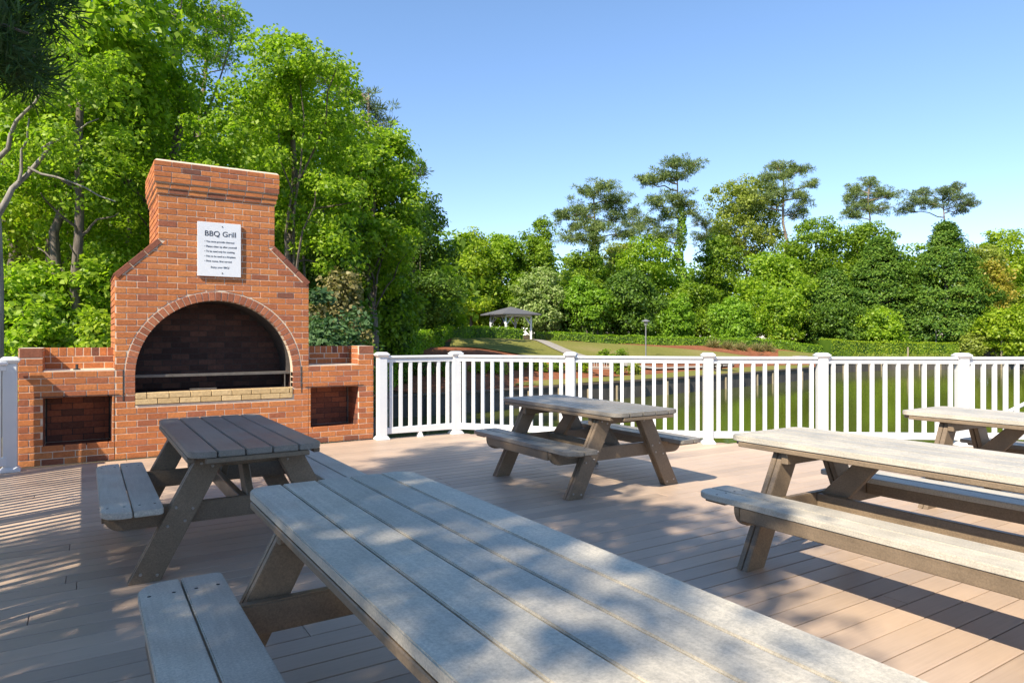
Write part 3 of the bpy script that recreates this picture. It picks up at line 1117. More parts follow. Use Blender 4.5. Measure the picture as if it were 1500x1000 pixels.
def blob_foliage(blobs, rs, nclump, cr, nleaf, size, **kw):
    """blobs: (cx,cy,cz,rx,ry,rz).  Leaf clumps spread over and inside each blob."""
    B = np.array(blobs, float)
    wgt = (B[:, 3] * B[:, 4] + B[:, 3] * B[:, 5] + B[:, 4] * B[:, 5])
    cnt = np.maximum(3, (nclump * wgt / wgt.sum()).astype(int))
    C, O = [], []
    for b, c in zip(B, cnt):
        d = unit(rs.normal(0, 1, (c, 3)) + np.array([0, 0, .25]))
        r = rs.uniform(.35, 1, (c, 1)) ** .45
        r *= 1 + rs.normal(0, .09, (c, 1))
        C.append(b[:3] + d * r * b[3:]); O.append(d)
    C, O = np.concatenate(C), np.concatenate(O)
    keep = kw.pop('keep', None)
    if keep is not None:
        k = keep(C); C, O = C[k], O[k]
    crr = cr * rs.uniform(.6, 1.45, len(C))
    q = rs.normal(0, 1, (len(C), nleaf, 3))
    q = unit(q) * rs.uniform(.2, 1, (len(C), nleaf, 1)) ** .5
    q[:, :, 2] *= kw.pop('flat', .65)
    P = C[:, None, :] + q * crr[:, None, None]
    out = unit(unit(q) * .7 + O[:, None, :] * .6)
    return leaves(P.reshape(-1, 3), out.reshape(-1, 3), rs, size, **kw), C


def limb(bm, a, b, r0, r1, rng, bend=.12, n=5, sides=6):
    a, b = Vector(a), Vector(b)
    Ln = (b - a).length
    pts = []
    for i in range(n + 1):
        k = i / n
        p = a.lerp(b, k)
        if 0 < i < n: p += Vector((rng.uniform(-1, 1), rng.uniform(-1, 1), rng.uniform(-.3, 1))) * Ln * bend * math.sin(k * math.pi) * .6
        pts.append(p)
    tube(bm, pts, [r0 + (r1 - r0) * i / n for i in range(n + 1)], sides)
    return pts


def broadleaf(label, px, d, top_y, halfw, mat, seed, kind='leafy_tree', base=.35, leaf=.16, ncl=150, nl=80, cr=.6, cat='tree', group='trees', trunk=None, lean=0, blobs=None, bark='bark', depth=1.0, limbs=9, flat=.65, nb=9, xy=None, keep=None, H=None, **kw):
    rng = random.Random(seed); rs = np.random.RandomState(seed)
    x, y = xy or at(px, d)
    g = gz(x, y) - .05
    H = H or zat(top_y, d) - g
    rw = halfw / 996 * d if xy is None else halfw
    t = thing(kind, label, cat, (x, y, g), 0, group)
    if blobs is None:
        blobs = []
        zc0 = H * base
        for i in range(nb):
            k = (i + .5) / nb
            zz = zc0 + (H - zc0) * (.12 + .76 * k)
            prof = math.sin(math.pi * (.18 + .72 * k)) ** .8
            rr = rw * rng.uniform(.36, .6)
            off = rw * prof * rng.uniform(.35, .75)
            a = i * 2.4 + rng.uniform(-.5, .5)
            blobs.append((lean * k * H + off * math.cos(a), off * math.sin(a) * depth, zz, rr, rr * depth, rr * rng.uniform(.55, .85)))
        rr = rw * .45
        blobs.append((lean * H, 0, H - rr * .55, rr, rr, rr * .6))
    V, C = blob_foliage(blobs, rs, ncl, cr, nl, leaf, flat=flat, keep=keep, **kw)
    bm = bmesh.new()
    tr = trunk or max(.09, H * .018)
    top = (lean * H * .8, 0, H * .86)
    tp = limb(bm, (0, 0, -.3), top, tr, tr * .25, rng, .05, 8, 9)
    for i in range(limbs):
        c = C[rng.randrange(len(C))]
        k = rng.uniform(.35, .8)
        s = tp[min(7, int(k * 8))]
        if c[2] < s.z - .5 or c[2] > H * .95: continue
        limb(bm, s, c, tr * (.36 - .22 * k), .012, rng, .09, 5, 5)
    build('trunk', bm, M[bark], t, smooth=60)
    quads_obj('crown', V, L[mat], t)
    return t


def bush(label, px, d, top_y, halfw, mat, seed, leaf=.12, ncl=60, nl=70, cr=.35, cat='shrub', group='shrubs', kind='shrub', depth=.8, nb=6, xy=None, H=None, tall=1.0, **kw):
    rng = random.Random(seed); rs = np.random.RandomState(seed)
    x, y = xy or at(px, d)
    g = gz(x, y) - .05
    H = H or max(.3, zat(top_y, d) - g)
    rw = halfw / 996 * d if xy is None else halfw
    t = thing(kind, label, cat, (x, y, g), -YAW, group)
    blobs = []
    for i in range(nb):
        a = rng.uniform(0, 6.28); o = rw * rng.uniform(.2, .62)
        k = rng.uniform(.25, .72)
        r = rw * rng.uniform(.35, .55)
        blobs.append((o * math.cos(a), o * math.sin(a) * depth, H * k * tall, r, r * depth, min(H * .36, r * 1.3)))
    blobs.append((0, 0, H * .45, rw * .62, rw * .6 * depth, H * .45))
    blobs.append((rw * rng.uniform(-.3, .3), 0, H * .72, rw * .4, rw * .4 * depth, H * .27))
    V, C = blob_foliage(blobs, rs, ncl, cr, nl, leaf, **kw)
    V = V[V[:, :, 2].min(1) > -.1]
    bm = bmesh.new()
    for i in range(7):
        c = C[rng.randrange(len(C))]
        limb(bm, (rng.uniform(-.1, .1), rng.uniform(-.1, .1), -.2), c, .02 + H * .008, .008, rng, .12, 4, 5)
    build('stem', bm, M['bark'], t, smooth=60)
    quads_obj('foliage', V, L[mat], t)
    return t


def needles(C, rs, n, r, length, width, flat=.55):
    """needle tufts: thin blades that radiate from twig ends"""
    q = unit(rs.normal(0, 1, (len(C), n, 3)))
    start = q * r * rs.uniform(.1, .9, (len(C), n, 1))
    start[:, :, 2] *= flat
    P = (C[:, None, :] + start).reshape(-1, 3)
    d = unit(q.reshape(-1, 3) * .8 + rs.normal(0, .5, (len(P), 3)) + np.array([0, 0, .25]))
    s = unit(np.cross(d, rs.normal(0, 1, (len(P), 3))))
    Ln = length * rs.uniform(.6, 1.3, (len(P), 1))
    W = width * rs.uniform(.7, 1.3, (len(P), 1)) * .5
    return np.stack([P - s * W * .5, P + d * Ln * .5 - s * W, P + d * Ln, P + d * Ln * .5 + s * W], 1)


def pine(label, px, d, top_y, seed, plates, mat='pine', group='pines', trunk=.22, ivy=0, base_px=None, bare=0, nn=60, tuft=.5, ln=.42, wd=.07, ndens=26, bend=.03):
    """plates: (px, y, half width px, half height px) tufted limbs as they sit in the crown"""
    rng = random.Random(seed); rs = np.random.RandomState(seed)
    bpx = base_px or px
    x, y = at(bpx, d)
    g = gz(x, y) - .05
    H = zat(top_y, d) - g
    t = thing('pine_tree', label, 'pine tree', (x, y, g), -YAW, group)
    bm = bmesh.new()
    sx = (px - bpx) / 996 * d
    tp = limb(bm, (0, 0, -.3), (sx, 0, H * .93), trunk, trunk * .22, rng, bend, 10, 9)
    allC = []
    for (ppx, py, hw, hh) in plates:
        cx_ = (ppx - bpx) / 996 * d; cz = zat(py, d) - g
        rw, rh = hw / 996 * d, hh / 996 * d
        cy_ = rng.uniform(-.8, .8) * rw
        k = min(.97, max(.2, (cz - .25 * abs(cx_ - sx)) / (H * .93)))
        ii = k * 10
        s = tp[int(ii)].lerp(tp[min(10, int(ii) + 1)], ii - int(ii))
        n = max(4, int(ndens * (rw * rh) ** .6))
        c = rs.normal(0, .5, (n, 3)) * np.array([rw, rw * .9, rh * 1.25]) + np.array([cx_, cy_, cz])
        allC.append(c)
        limb(bm, s, (cx_, cy_, cz - rh * .3), trunk * .32, .04, rng, .14, 5, 6)
        for q in c[:6]: limb(bm, (cx_ * .7 + s.x * .3, cy_ * .7, (cz - rh * .3) * .7 + s.z * .3), q, .05, .02, rng, .12, 3, 4)
    for i in range(bare):
        k = rng.uniform(.55, .9); s = tp[int(k * 10)]
        limb(bm, s, s + Vector((rng.choice((-1, 1)) * rng.uniform(1, 2.6), rng.uniform(-1, 1), rng.uniform(-.2, .8))), .04, .012, rng, .2, 5, 4)
    build('trunk', bm, M['bark_pine'], t, smooth=60)
    C = np.concatenate(allC)
    quads_obj('crown', needles(C, rs, nn, tuft, ln, wd), L[mat], t)
    if ivy:
        n = int(ivy * 2600)
        zz = rs.uniform(0, H * ivy, n); kk = zz / (H * .93) * 10
        base = np.array([tuple(tp[int(a)].lerp(tp[min(10, int(a) + 1)], a - int(a))) for a in kk])
        ang = rs.uniform(0, 6.28, n)
        rad = (trunk + .15 + .25 * rs.uniform(0, 1, n) ** 2 + .25 * np.sin(zz * 1.7) ** 2) * (1.15 - .45 * zz / (H * ivy))
        o = np.stack([np.cos(ang), np.sin(ang), np.zeros(n)], 1)
        quads_obj('ivy', leaves(base + o * rad[:, None], o, rs, .38, up=.25, outw=1.0, rnd=.6), L['ivy'], t)
    return t


def hedge(label, pts, wdt, hgt, mat, seed, leaf=.11, dens=130, group='clipped hedges', rough=.12, kind='hedge'):
    """pts: (px,d) centre line of a hedge on the terrain"""
    rng = random.Random(seed); rs = np.random.RandomState(seed)
    W = [Vector(at(*p)) for p in pts]
    o0 = W[0]; g0 = gz(*o0)
    t = thing(kind, label, 'hedge', (o0.x, o0.y, g0), 0, group)
    line = resample([tuple(p) for p in W], .7, False)
    gl = ground_np(np.array(line)[:, 0], np.array(line)[:, 1])
    allV = []; bm = bmesh.new()
    for i in range(len(line) - 1):
        a, b = Vector(line[i]), Vector(line[i + 1])
        td = (b - a); Ln = td.length; td.normalize(); nn = Vector((-td.y, td.x))
        n = int(dens * Ln * (wdt + 2 * hgt))
        u = rs.uniform(0, 1, n)
        q = rs.uniform(0, wdt + 2 * hgt, n)
        lat = np.where(q < hgt, -wdt / 2, np.where(q < hgt + wdt, q - hgt - wdt / 2, wdt / 2))
        z = np.where(q < hgt, q, np.where(q < hgt + wdt, hgt, q - hgt - wdt))
        on = np.where((q >= hgt) & (q < hgt + wdt), 0, np.sign(lat))
        top = (on == 0).astype(float)
        k = rs.uniform(-.8, .5, n) * rough + np.sin(u * Ln * 3.1 + i * 1.7 + z * 3) * rough * .4
        Px = a.x + td.x * u * Ln + nn.x * (lat + on * k) - o0.x
        Py = a.y + td.y * u * Ln + nn.y * (lat + on * k) - o0.y
        Pz_ = z + top * k + gl[i] + (gl[i + 1] - gl[i]) * u - g0
        out = np.stack([nn.x * on, nn.y * on, top], 1)
        allV.append(leaves(np.stack([Px, Py, Pz_], 1), out, rs, leaf, up=.3, outw=.7))
        c = [a - nn * (wdt / 2 - .13), b - nn * (wdt / 2 - .13), b + nn * (wdt / 2 - .13), a + nn * (wdt / 2 - .13)]
        zz = [gl[i] - g0, gl[i + 1] - g0, gl[i + 1] - g0, gl[i] - g0]
        hexa(bm, [(p.x - o0.x, p.y - o0.y, q_ - .2) for p, q_ in zip(c, zz)] + [(p.x - o0.x, p.y - o0.y, q_ + hgt - .14) for p, q_ in zip(c, zz)])
    build('branches', bm, L['deep'], t)
    quads_obj('foliage', np.concatenate(allV), L[mat], t)
    return t


# ---- shade trees left of the deck (sun side)
rs = np.random.RandomState(21)
broadleaf('broad leafy tree left of the deck that throws dappled shade over the tables', 0, 0, 0, 2.5, 'mid', 71, xy=(-5.2, .6), H=9.6, group='trees left of the deck',
          blobs=[(0, 0, 7.3, 1.9, 2.1, 1.7), (.2, 1.3, 7.2, 1.3, 1.0, 1.0), (.3, -.6, 7.2, 1.2, 1.1, 1.3), (-.2, .9, 8.5, 1.4, 1.4, .9), (-.4, -.2, 7.0, 1.0, 1.0, .6)], ncl=104, nl=75, cr=.44, leaf=.13, trunk=.2)
broadleaf('second leafy tree farther left of the deck, behind the shade tree', 0, 0, 0, 2.5, 'mid', 72, xy=(-8.2, -.3), H=13, group='trees left of the deck',
          blobs=[(0, 0, 10.4, 2.0, 2.2, 2.0), (0, 1.2, 10.2, 1.4, 1.3, 1.2), (.2, -1.0, 10.2, 1.3, 1.2, 1.2)], ncl=86, nl=70, cr=.5, leaf=.14, trunk=.22)
# dark conifer whose branch hangs into the top left corner
t = thing('conifer_tree', 'dark conifer leaning over the left railing, its branch filling the top left corner', 'conifer', (-2.3, 3.7, gz(-2.3, 3.7)), 0)
g = gz(-2.3, 3.7)
bm = bmesh.new(); rng = random.Random(8)
tp = limb(bm, (0, 0, -.3), (0, .1, 8.4), .19, .03, rng, .03, 8, 9)
Cs = []
for i in range(70):
    z = rng.uniform(3.35, 8.2)
    a = rng.uniform(0, 6.28)
    ln_ = (2.25 - .2 * (z - 3.3)) * rng.uniform(.7, 1.05)
    e = Vector((math.cos(a) * ln_, math.sin(a) * ln_, z - .25 * ln_))
    if e.x + -2.3 > -.22: e.x = 2.05 + rng.uniform(-.1, .02)
    limb(bm, (0, 0, z), e, .035, .008, rng, .08, 4, 5)
    for k in (.4, .55, .7, .8, .9, 1.0):
        for j in range(3):
            p = Vector((0, 0, z)).lerp(e, k)
            Cs.append((p.x + rng.uniform(-.14, .14), p.y + rng.uniform(-.25, .25), p.z + rng.uniform(-.25, .05)))
for (ex, ey, ez) in ((2.12, .35, 3.45), (2.18, .15, 3.62), (2.08, .6, 3.52), (2.1, -.1, 3.4), (2.2, .3, 3.9), (2.0, .8, 3.75), (2.16, .45, 4.15)):
    e = Vector((ex, ey, ez))
    limb(bm, (0, 0, ez + .5), e, .04, .006, rng, .05, 5, 5)
    for k in np.linspace(.55, 1.0, 12):
        for j in range(3):
            p = Vector((0, 0, ez + .5)).lerp(e, float(k))
            Cs.append((p.x + rng.uniform(-.08, .02), p.y + rng.uniform(-.12, .12), p.z + rng.uniform(-.16, .05)))
build('trunk', bm, M['bark'], t, smooth=60)
quads_obj('crown', needles(np.array(Cs), rs, 120, .15, .085, .0085, .8), L['shade'], t)

# ---- woods behind the barbecue
W1 = 'woodland trees behind the barbecue'
LT = [
    # label, px, d, top_y, halfw, mat, seed, extras
    ('bright green maple above the left brick wing, trunk dark and bare', 95, 17, -150, 190, 'maple', 1, dict(base=.14, ncl=340, nl=105, leaf=.115, cr=.44, trunk=.15, limbs=5)),
    ('tall bright tree rising directly behind the brick chimney', 255, 19, -60, 142, 'maple', 2, dict(base=.22, ncl=270, nl=105, leaf=.115, cr=.45)),
    ('leafy maple right of the chimney reaching out over the sky', 425, 17.5, 60, 140, 'maple', 3, dict(base=.36, ncl=260, nl=105, leaf=.112, cr=.4)),
    ('slender bright tree with spreading right hand boughs, right of the chimney', 545, 28, 185, 84, 'maple', 4, dict(base=.34, ncl=170, nl=95, leaf=.18, cr=.52)),
    ('rounded deep green tree at the right end of the woods', 610, 41, 285, 58, 'deep', 5, dict(base=.1, ncl=170, nl=116, leaf=.172, cr=.75)),
    ('pale lime tree at the left edge behind the slender trunk', 10, 21, -60, 140, 'lime', 6, dict(base=.1, ncl=260, nl=123, leaf=.156, cr=.7, limbs=4)),
    ('shadowy tree deep in the woods left of the chimney', 175, 27, 150, 140, 'mid', 7, dict(base=.1, ncl=220, nl=123, leaf=.203, cr=.95, limbs=4)),
    ('dense green tree deep behind the maple right of the chimney', 395, 27, 130, 105, 'mid', 8, dict(base=.1, ncl=240, nl=123, leaf=.203, cr=.95)),
    ('mid green tree behind the slender right hand tree', 520, 30, 215, 80, 'mid', 9, dict(base=.1, ncl=220, nl=123, leaf=.218, cr=1.0)),
    ('dark green tree low at the right end of the woods', 646, 58, 372, 34, 'deep', 10, dict(base=.05, ncl=110, nl=116, leaf=.218, cr=.85)),
    ('far green tree filling the upper left of the woods', 60, 36, 110, 170, 'mid', 12, dict(base=.12, ncl=260, nl=123, leaf=.265, cr=1.3)),
    ('far yellow green tree between the maple and the chimney', 215, 38, 120, 150, 'lime', 13, dict(base=.12, ncl=240, nl=123, leaf=.265, cr=1.3)),
]
for lab, px, d, ty, hw, mt, sd_, kw in LT: broadleaf(lab, px, d, ty, hw, mt, sd_, group=W1, **kw)
# slender pale trunk at the far left with forked limbs
t = thing('leafy_tree', 'slender grey trunked tree at the very left edge with forking bare limbs', 'tree', (*at(-3, 12), gz(*at(-3, 12))), -YAW, W1)
bm = bmesh.new(); rng = random.Random(14)
limb(bm, (0, 0, -.3), (-.05, 0, 7.5), .095, .05, rng, .01, 8, 9)
for a, b, r in (((0, 0, 3.9), (.95, .1, 5.35), .06), ((.35, .03, 4.5), (.55, 0, 5.6), .03), ((.5, .05, 4.75), (1.9, .3, 4.2), .025), ((.0, 0, 4.9), (.9, -.2, 6.0), .045), ((.7, .1, 5.1), (1.6, .3, 5.7), .025)):
    limb(bm, a, b, r, r * .4, rng, .1, 6, 7)
build('trunk', bm, M['bark_pale'], t, smooth=60)
V, C = blob_foliage([(1.3, .3, 5.2, .9, .8, .5), (.6, .2, 6.6, 1.4, 1.2, .9), (1.8, .3, 6.2, .8, .8, .5)], np.random.RandomState(14), 60, .34, 105, .085)
quads_obj('crown', V, L['maple'], t)
# bare trunks inside the woods
for lab, px, d, r in (('dark straight trunk seen between the leaves left of the barbecue', 70, 20, .16), ('pale forked trunk seen left of the chimney', 183, 22, .12), ('second dark trunk just right of the straight one, left of the barbecue', 108, 16, .13), ('thin dark trunk deep in the leaves right of the chimney', 428, 23, .1)):
    t = thing('leafy_tree', lab, 'tree', (*at(px, d), gz(*at(px, d))), 0, W1)
    bm = bmesh.new(); rng = random.Random(px)
    tp = limb(bm, (0, 0, -.3), (.15, 0, 9), r, r * .5, rng, .008, 9, 9)
    for i in range(8):
        s = tp[3 + i % 6]; limb(bm, s, s + Vector((rng.uniform(-.9, .9), rng.uniform(-1, 1), rng.uniform(.2, 1.1))), r * .3, .012, rng, .18, 5, 5)
    build('trunk', bm, M['bark'], t, smooth=60)
    V, C = blob_foliage([(0, 0, 7.8, 1.8, 1.8, 1.5), (.6, 0, 9.2, 1.6, 1.6, 1.3)], np.random.RandomState(px), 70, .6, 70, .2)
    quads_obj('crown', V, L['maple'], t)
SB = 'undergrowth behind the barbecue'
SH = [
    ('glossy green shrub behind the left brick wing, by the pier', 50, 13.5, 440, 55, 'maple', 31, dict(leaf=.13, ncl=90, nl=80, cr=.32)),
    ('bright yellow green shrub tight against the left side of the brick body', 138, 12.2, 452, 34, 'lime', 32, dict(leaf=.11, ncl=60, nl=70, cr=.25)),
    ('tall green shrub behind the left wing at mid height', 90, 16, 385, 95, 'maple', 33, dict(leaf=.15, ncl=150, nl=80, cr=.42)),
    ('dense shrub between the trunks left of the body', 150, 17.5, 370, 80, 'maple', 34, dict(leaf=.16, ncl=120, nl=80, cr=.45)),
    ('leafy shrub at the left edge below the slender trunk', -5, 15, 400, 60, 'maple', 35, dict(leaf=.15, ncl=100, nl=80, cr=.42)),
    ('blue green bush right behind the right brick wing', 478, 12.5, 428, 46, 'blue', 36, dict(leaf=.1, ncl=90, nl=85, cr=.3)),
    ('brownish dry bush above the right brick wing', 492, 16, 392, 46, 'dry', 37, dict(leaf=.12, ncl=110, nl=70, cr=.42)),
    ('dark green bush right of the wing, by the short railing panel', 556, 31, 412, 58, 'deep', 38, dict(leaf=.17, ncl=140, nl=85, cr=.6)),
    ('shaded bush behind the dark green one, at the wood edge', 598, 42, 405, 50, 'deep', 39, dict(leaf=.24, ncl=140, nl=80, cr=.85)),
    ('big dark bush filling the gap beside the brick body', 470, 19, 330, 75, 'deep', 40, dict(leaf=.16, ncl=160, nl=85, cr=.55)),
    ('blue grey bush low beside the right brick wing', 505, 14, 448, 42, 'blue', 41, dict(leaf=.11, ncl=80, nl=80, cr=.3)),
    ('dark bush at the far end of the wood edge above the hedge', 638, 54, 430, 34, 'deep', 42, dict(leaf=.26, ncl=90, nl=80, cr=.6)),
    ('green climbing shrub on the trees right of the body', 562, 32, 330, 58, 'mid', 43, dict(leaf=.2, ncl=150, nl=80, cr=.7)),
]
for lab, px, d, ty, hw, mt, sd_, kw in SH: bush(lab, px, d, ty, hw, mt, sd_, group=SB, **kw)
pine('tall pine behind the woods, its dark top showing right of the maple', 540, 38, 108, 51, [(505, 130, 26, 14), (540, 150, 28, 12), (520, 175, 24, 12), (552, 178, 22, 10), (500, 205, 24, 12), (610, 245, 24, 12), (585, 262, 18, 10), (470, 110, 26, 16)], 'pine_far', 'pines behind the woods', tuft=.42, ln=.34, wd=.045, bare=3)
pine('pine at the top left whose thin crown meets the sky', 300, 30, -30, 52, [(300, 30, 30, 14), (325, 50, 22, 10), (285, 70, 30, 12), (315, 85, 24, 10), (240, 10, 30, 16), (335, 25, 16, 9)], 'pine_far', 'pines behind the woods', tuft=.36, ln=.3, wd=.035, bare=4)

# ---- far row across the pond
G2 = 'trees across the pond'
FT = [
    ('rounded bright tree above the lawn left of the gazebo', 690, 74, 342, 40, 'lime', 101, dict(base=.04, ncl=190)),
    ('bright green tree directly behind the gazebo', 735, 76, 348, 42, 'maple', 102, dict(base=.04, ncl=190)),
    ('olive green low crown behind the pale flowering mound', 905, 92, 355, 46, 'olive', 104, dict(base=.05, ncl=150)),
    ('green broad crown left of the ivy covered pine', 945, 82, 350, 48, 'maple', 105, dict(base=.04, ncl=170)),
    ('dull olive crown right of the ivy covered pine', 1050, 88, 348, 46, 'mid', 106, dict(base=.04, ncl=170)),
    ('tall olive tree with open crown beside the leaning pine', 1092, 92, 260, 66, 'olive', 107, dict(base=.4, ncl=240)),
    ('bright green spreading tree in front of the leaning pine', 1130, 76, 372, 58, 'maple', 108, dict(base=.04, ncl=230)),
    ('mid green tall crown left of the dark cedar', 1195, 82, 322, 52, 'mid', 109, dict(base=.04, ncl=230)),
    ('green feathery crown above the dark cedar', 1262, 84, 325, 50, 'mid', 110, dict(base=.06, ncl=200)),
    ('yellow green tree at the right edge above the shore', 1470, 88, 338, 50, 'lime', 112, dict(base=.06, ncl=190)),
    ('brownish olive crown right of the dark cedar', 1440, 84, 362, 40, 'olive', 113, dict(base=.06, ncl=150)),
    ('rust tinted small tree by the right edge', 1455, 78, 385, 24, 'rust', 114, dict(base=.1, ncl=80)),
    ('green tree running off the right edge', 1530, 84, 372, 50, 'maple', 115, dict(base=.05, ncl=170)),
    ('deep green tree behind the far lamp post', 850, 72, 425, 40, 'deep', 116, dict(base=.03, ncl=150)),
    ('deep green tree right behind the lamp post by the hedge', 925, 72, 400, 46, 'deep', 117, dict(base=.03, ncl=170)),
    ('mid green low tree between the bright mounds', 1010, 78, 420, 46, 'mid', 118, dict(base=.03, ncl=150)),
    ('rounded green tree hiding behind the flowering mound', 850, 84, 368, 52, 'mid', 119, dict(base=.03, ncl=170)),
]
for lab, px, d, ty, hw, mt, sd_, kw in FT: broadleaf(lab, px, d, ty, hw, mt, sd_, group=G2, **{**dict(leaf=.31, nl=105, cr=1.1, trunk=.22, nb=11), **kw})


def cedar(label, px, d, top_y, halfw, seed, mat='cedar', pw=.75):
    rng = random.Random(seed); rs = np.random.RandomState(seed)
    x, y = at(px, d); g = gz(x, y) - .05
    H = zat(top_y, d) - g; rw = halfw / 996 * d
    t = thing('cedar_tree', label, 'conifer', (x, y, g), 0, 'dark cedars across the pond')
    n = 780
    k = rs.uniform(0, 1, n) ** 1.15
    rad = rw * (1 - k ** 1.6) ** pw * (1 - .12 * np.sin(k * 23 + 1)) * (.72 + .28 * rs.uniform(0, 1, n) ** .5)
    a = rs.uniform(0, 6.28, n)
    rad *= 1 + .13 * np.sin(3 * a + seed) + .08 * np.sin(7 * a + 9 * k)
    C = np.stack([rad * np.cos(a), rad * np.sin(a), .5 + k * (H - .8)], 1)
    o = np.stack([np.cos(a), np.sin(a), np.full(n, .35)], 1)
    m = 70
    q = unit(rs.normal(0, 1, (n, m, 3))) * rs.uniform(.2, 1, (n, m, 1)) ** .5
    q[:, :, 2] *= .38
    P = C[:, None, :] + q * (.95 * rs.uniform(.6, 1.4, (n, 1, 1)))
    P[:, :, 2] -= .18 * np.linalg.norm(q[:, :, :2], axis=2)
    out = unit(q * .5 + o[:, None, :])
    V = leaves(P.reshape(-1, 3), out.reshape(-1, 3), rs, .27, up=.7, outw=.6, rnd=.6, aspect=.5, droop=.5)
    bm = bmesh.new()
    tp = limb(bm, (0, 0, -.3), (0, 0, H * .95), .3, .04, rng, .02, 8, 9)
    for i in range(24):
        c = C[rng.randrange(n)]
        limb(bm, (0, 0, max(.6, c[2] - .2)), c, .06, .02, rng, .06, 3, 5)
    build('trunk', bm, M['bark'], t, smooth=60)
    quads_obj('crown', V, L[mat], t)


cedar('large dark cedar right of centre in the far row, widest of the three', 1385, 74, 322, 70, 61, pw=1.0)
cedar('dark green cedar left of the widest cedar', 1290, 76, 345, 56, 62)
cedar('small dark cedar standing behind the bright bushes, third from the right', 1218, 74, 392, 44, 63)
FB = 'mounds and bushes on the far bank'
for lab, px, d, ty, hw, mt, sd_, kw in [
    ('pale flowering vine mound right of the gazebo', 800, 71, 388, 46, 'blossom', 81, dict(ncl=190)),
    ('green vine covered mound right of the flowering one', 868, 70, 408, 50, 'ivy', 82, dict(ncl=150)),
    ('bright green vine mound behind the lamp post', 985, 70, 432, 36, 'ivy', 83, dict(ncl=130)),
    ('bright green vine mound right of the other bright mound', 1075, 71, 430, 42, 'ivy', 84, dict(ncl=150)),
    ('bright leafy bush in front of the small dark cedar', 1150, 71, 425, 46, 'maple', 85, dict(ncl=160)),
    ('light green bush under the cedars', 1290, 69.5, 448, 36, 'maple', 86, dict(ncl=100)),
    ('dark bush at the foot of the widest cedar, right of the far lamp', 1400, 72.5, 440, 34, 'deep', 93, dict(ncl=110)),
    ('dark bush between the two big cedars at ground level', 1340, 73, 440, 34, 'deep', 94, dict(ncl=110)),
    ('dark bush under the left cedar', 1225, 71, 445, 38, 'deep', 87, dict(ncl=110)),
    ('wispy bright shrub on the right shore', 1470, 67.5, 455, 40, 'lime', 88, dict(ncl=140, leaf=.3)),
    ('grey green shrub at the water behind the right post', 1425, 68.5, 490, 20, 'olive', 89, dict(ncl=60, leaf=.25)),
    ('green bush running off the right shore', 1540, 69, 470, 40, 'maple', 90, dict(ncl=100)),
    ('small round lime bush left of the gazebo', 660, 62, 447, 14, 'lime', 91, dict(ncl=50, leaf=.22, cr=.45)),
    ('tall column of vines rising behind the flowering mound', 786, 77, 312, 36, 'mid', 92, dict(ncl=220, tall=1.1)),
]: bush(lab, px, d, ty, hw, mt, sd_, group=FB, **{**dict(leaf=.27, nl=90, cr=.75, nb=8), **kw})
pine('spreading pine with broad brown green plates, left of the ivy covered pine', 868, 84, 264, 53, [(880, 278, 26, 8), (858, 285, 22, 8), (905, 290, 22, 8), (838, 312, 28, 8), (870, 305, 26, 8), (905, 318, 18, 7), (850, 332, 26, 8), (880, 335, 26, 8), (836, 350, 22, 6), (868, 355, 24, 8), (915, 340, 14, 6), (900, 300, 20, 8), (822, 318, 12, 6)], ivy=.72, base_px=880, trunk=.32, bare=2)
pine('tall leaning pine with ivy wrapped trunk and flat top', 992, 82, 238, 54, [(988, 246, 26, 7), (1010, 244, 16, 6), (962, 262, 22, 7), (945, 268, 14, 6), (985, 258, 22, 6), (985, 290, 22, 8), (958, 302, 22, 8), (1000, 300, 16, 6), (975, 316, 20, 6), (955, 328, 22, 7), (975, 345, 24, 8), (1012, 312, 8, 5), (960, 350, 18, 7)], ivy=.78, base_px=1003, trunk=.3, bare=5)
pine('thin dark pine between the two ivy pines, set farther back', 928, 105, 300, 55, [(928, 312, 10, 6), (920, 325, 12, 6), (936, 330, 12, 6), (925, 345, 14, 7)], 'pine_far', trunk=.18)
pine('tall bare trunked pine with forked low limbs, right of the olive tree', 1148, 88, 234, 56, [(1140, 243, 12, 5), (1160, 246, 16, 5), (1180, 247, 12, 4), (1150, 258, 16, 6), (1190, 270, 10, 4), (1125, 258, 14, 6), (1130, 285, 24, 10), (1165, 290, 22, 10), (1110, 300, 26, 10), (1170, 312, 18, 8)], base_px=1153, trunk=.36, bare=4)
pine('pine with loose round crown standing over the trees, second from the right', 1272, 108, 260, 57, [(1280, 266, 12, 5), (1262, 274, 16, 6), (1290, 280, 16, 6), (1248, 286, 14, 6), (1270, 290, 20, 7), (1300, 288, 12, 5), (1255, 304, 20, 7), (1285, 306, 22, 7), (1245, 316, 14, 6)], 'pine', base_px=1279, trunk=.3)
pine('flat crowned pine standing over the cedars, farthest right', 1380, 108, 272, 58, [(1352, 280, 16, 5), (1375, 284, 18, 6), (1402, 276, 12, 5), (1340, 296, 18, 6), (1365, 298, 20, 6), (1395, 292, 18, 6), (1420, 298, 10, 5), (1330, 306, 14, 5), (1408, 306, 14, 5)], 'pine_far', base_px=1391, trunk=.3, bare=3)
pine('dark pine half hidden behind the ivy wrapped pine', 1035, 100, 318, 59, [(1030, 325, 14, 6), (1045, 338, 14, 6), (1028, 345, 14, 6), (1048, 355, 16, 7)], 'pine_far', trunk=.2)
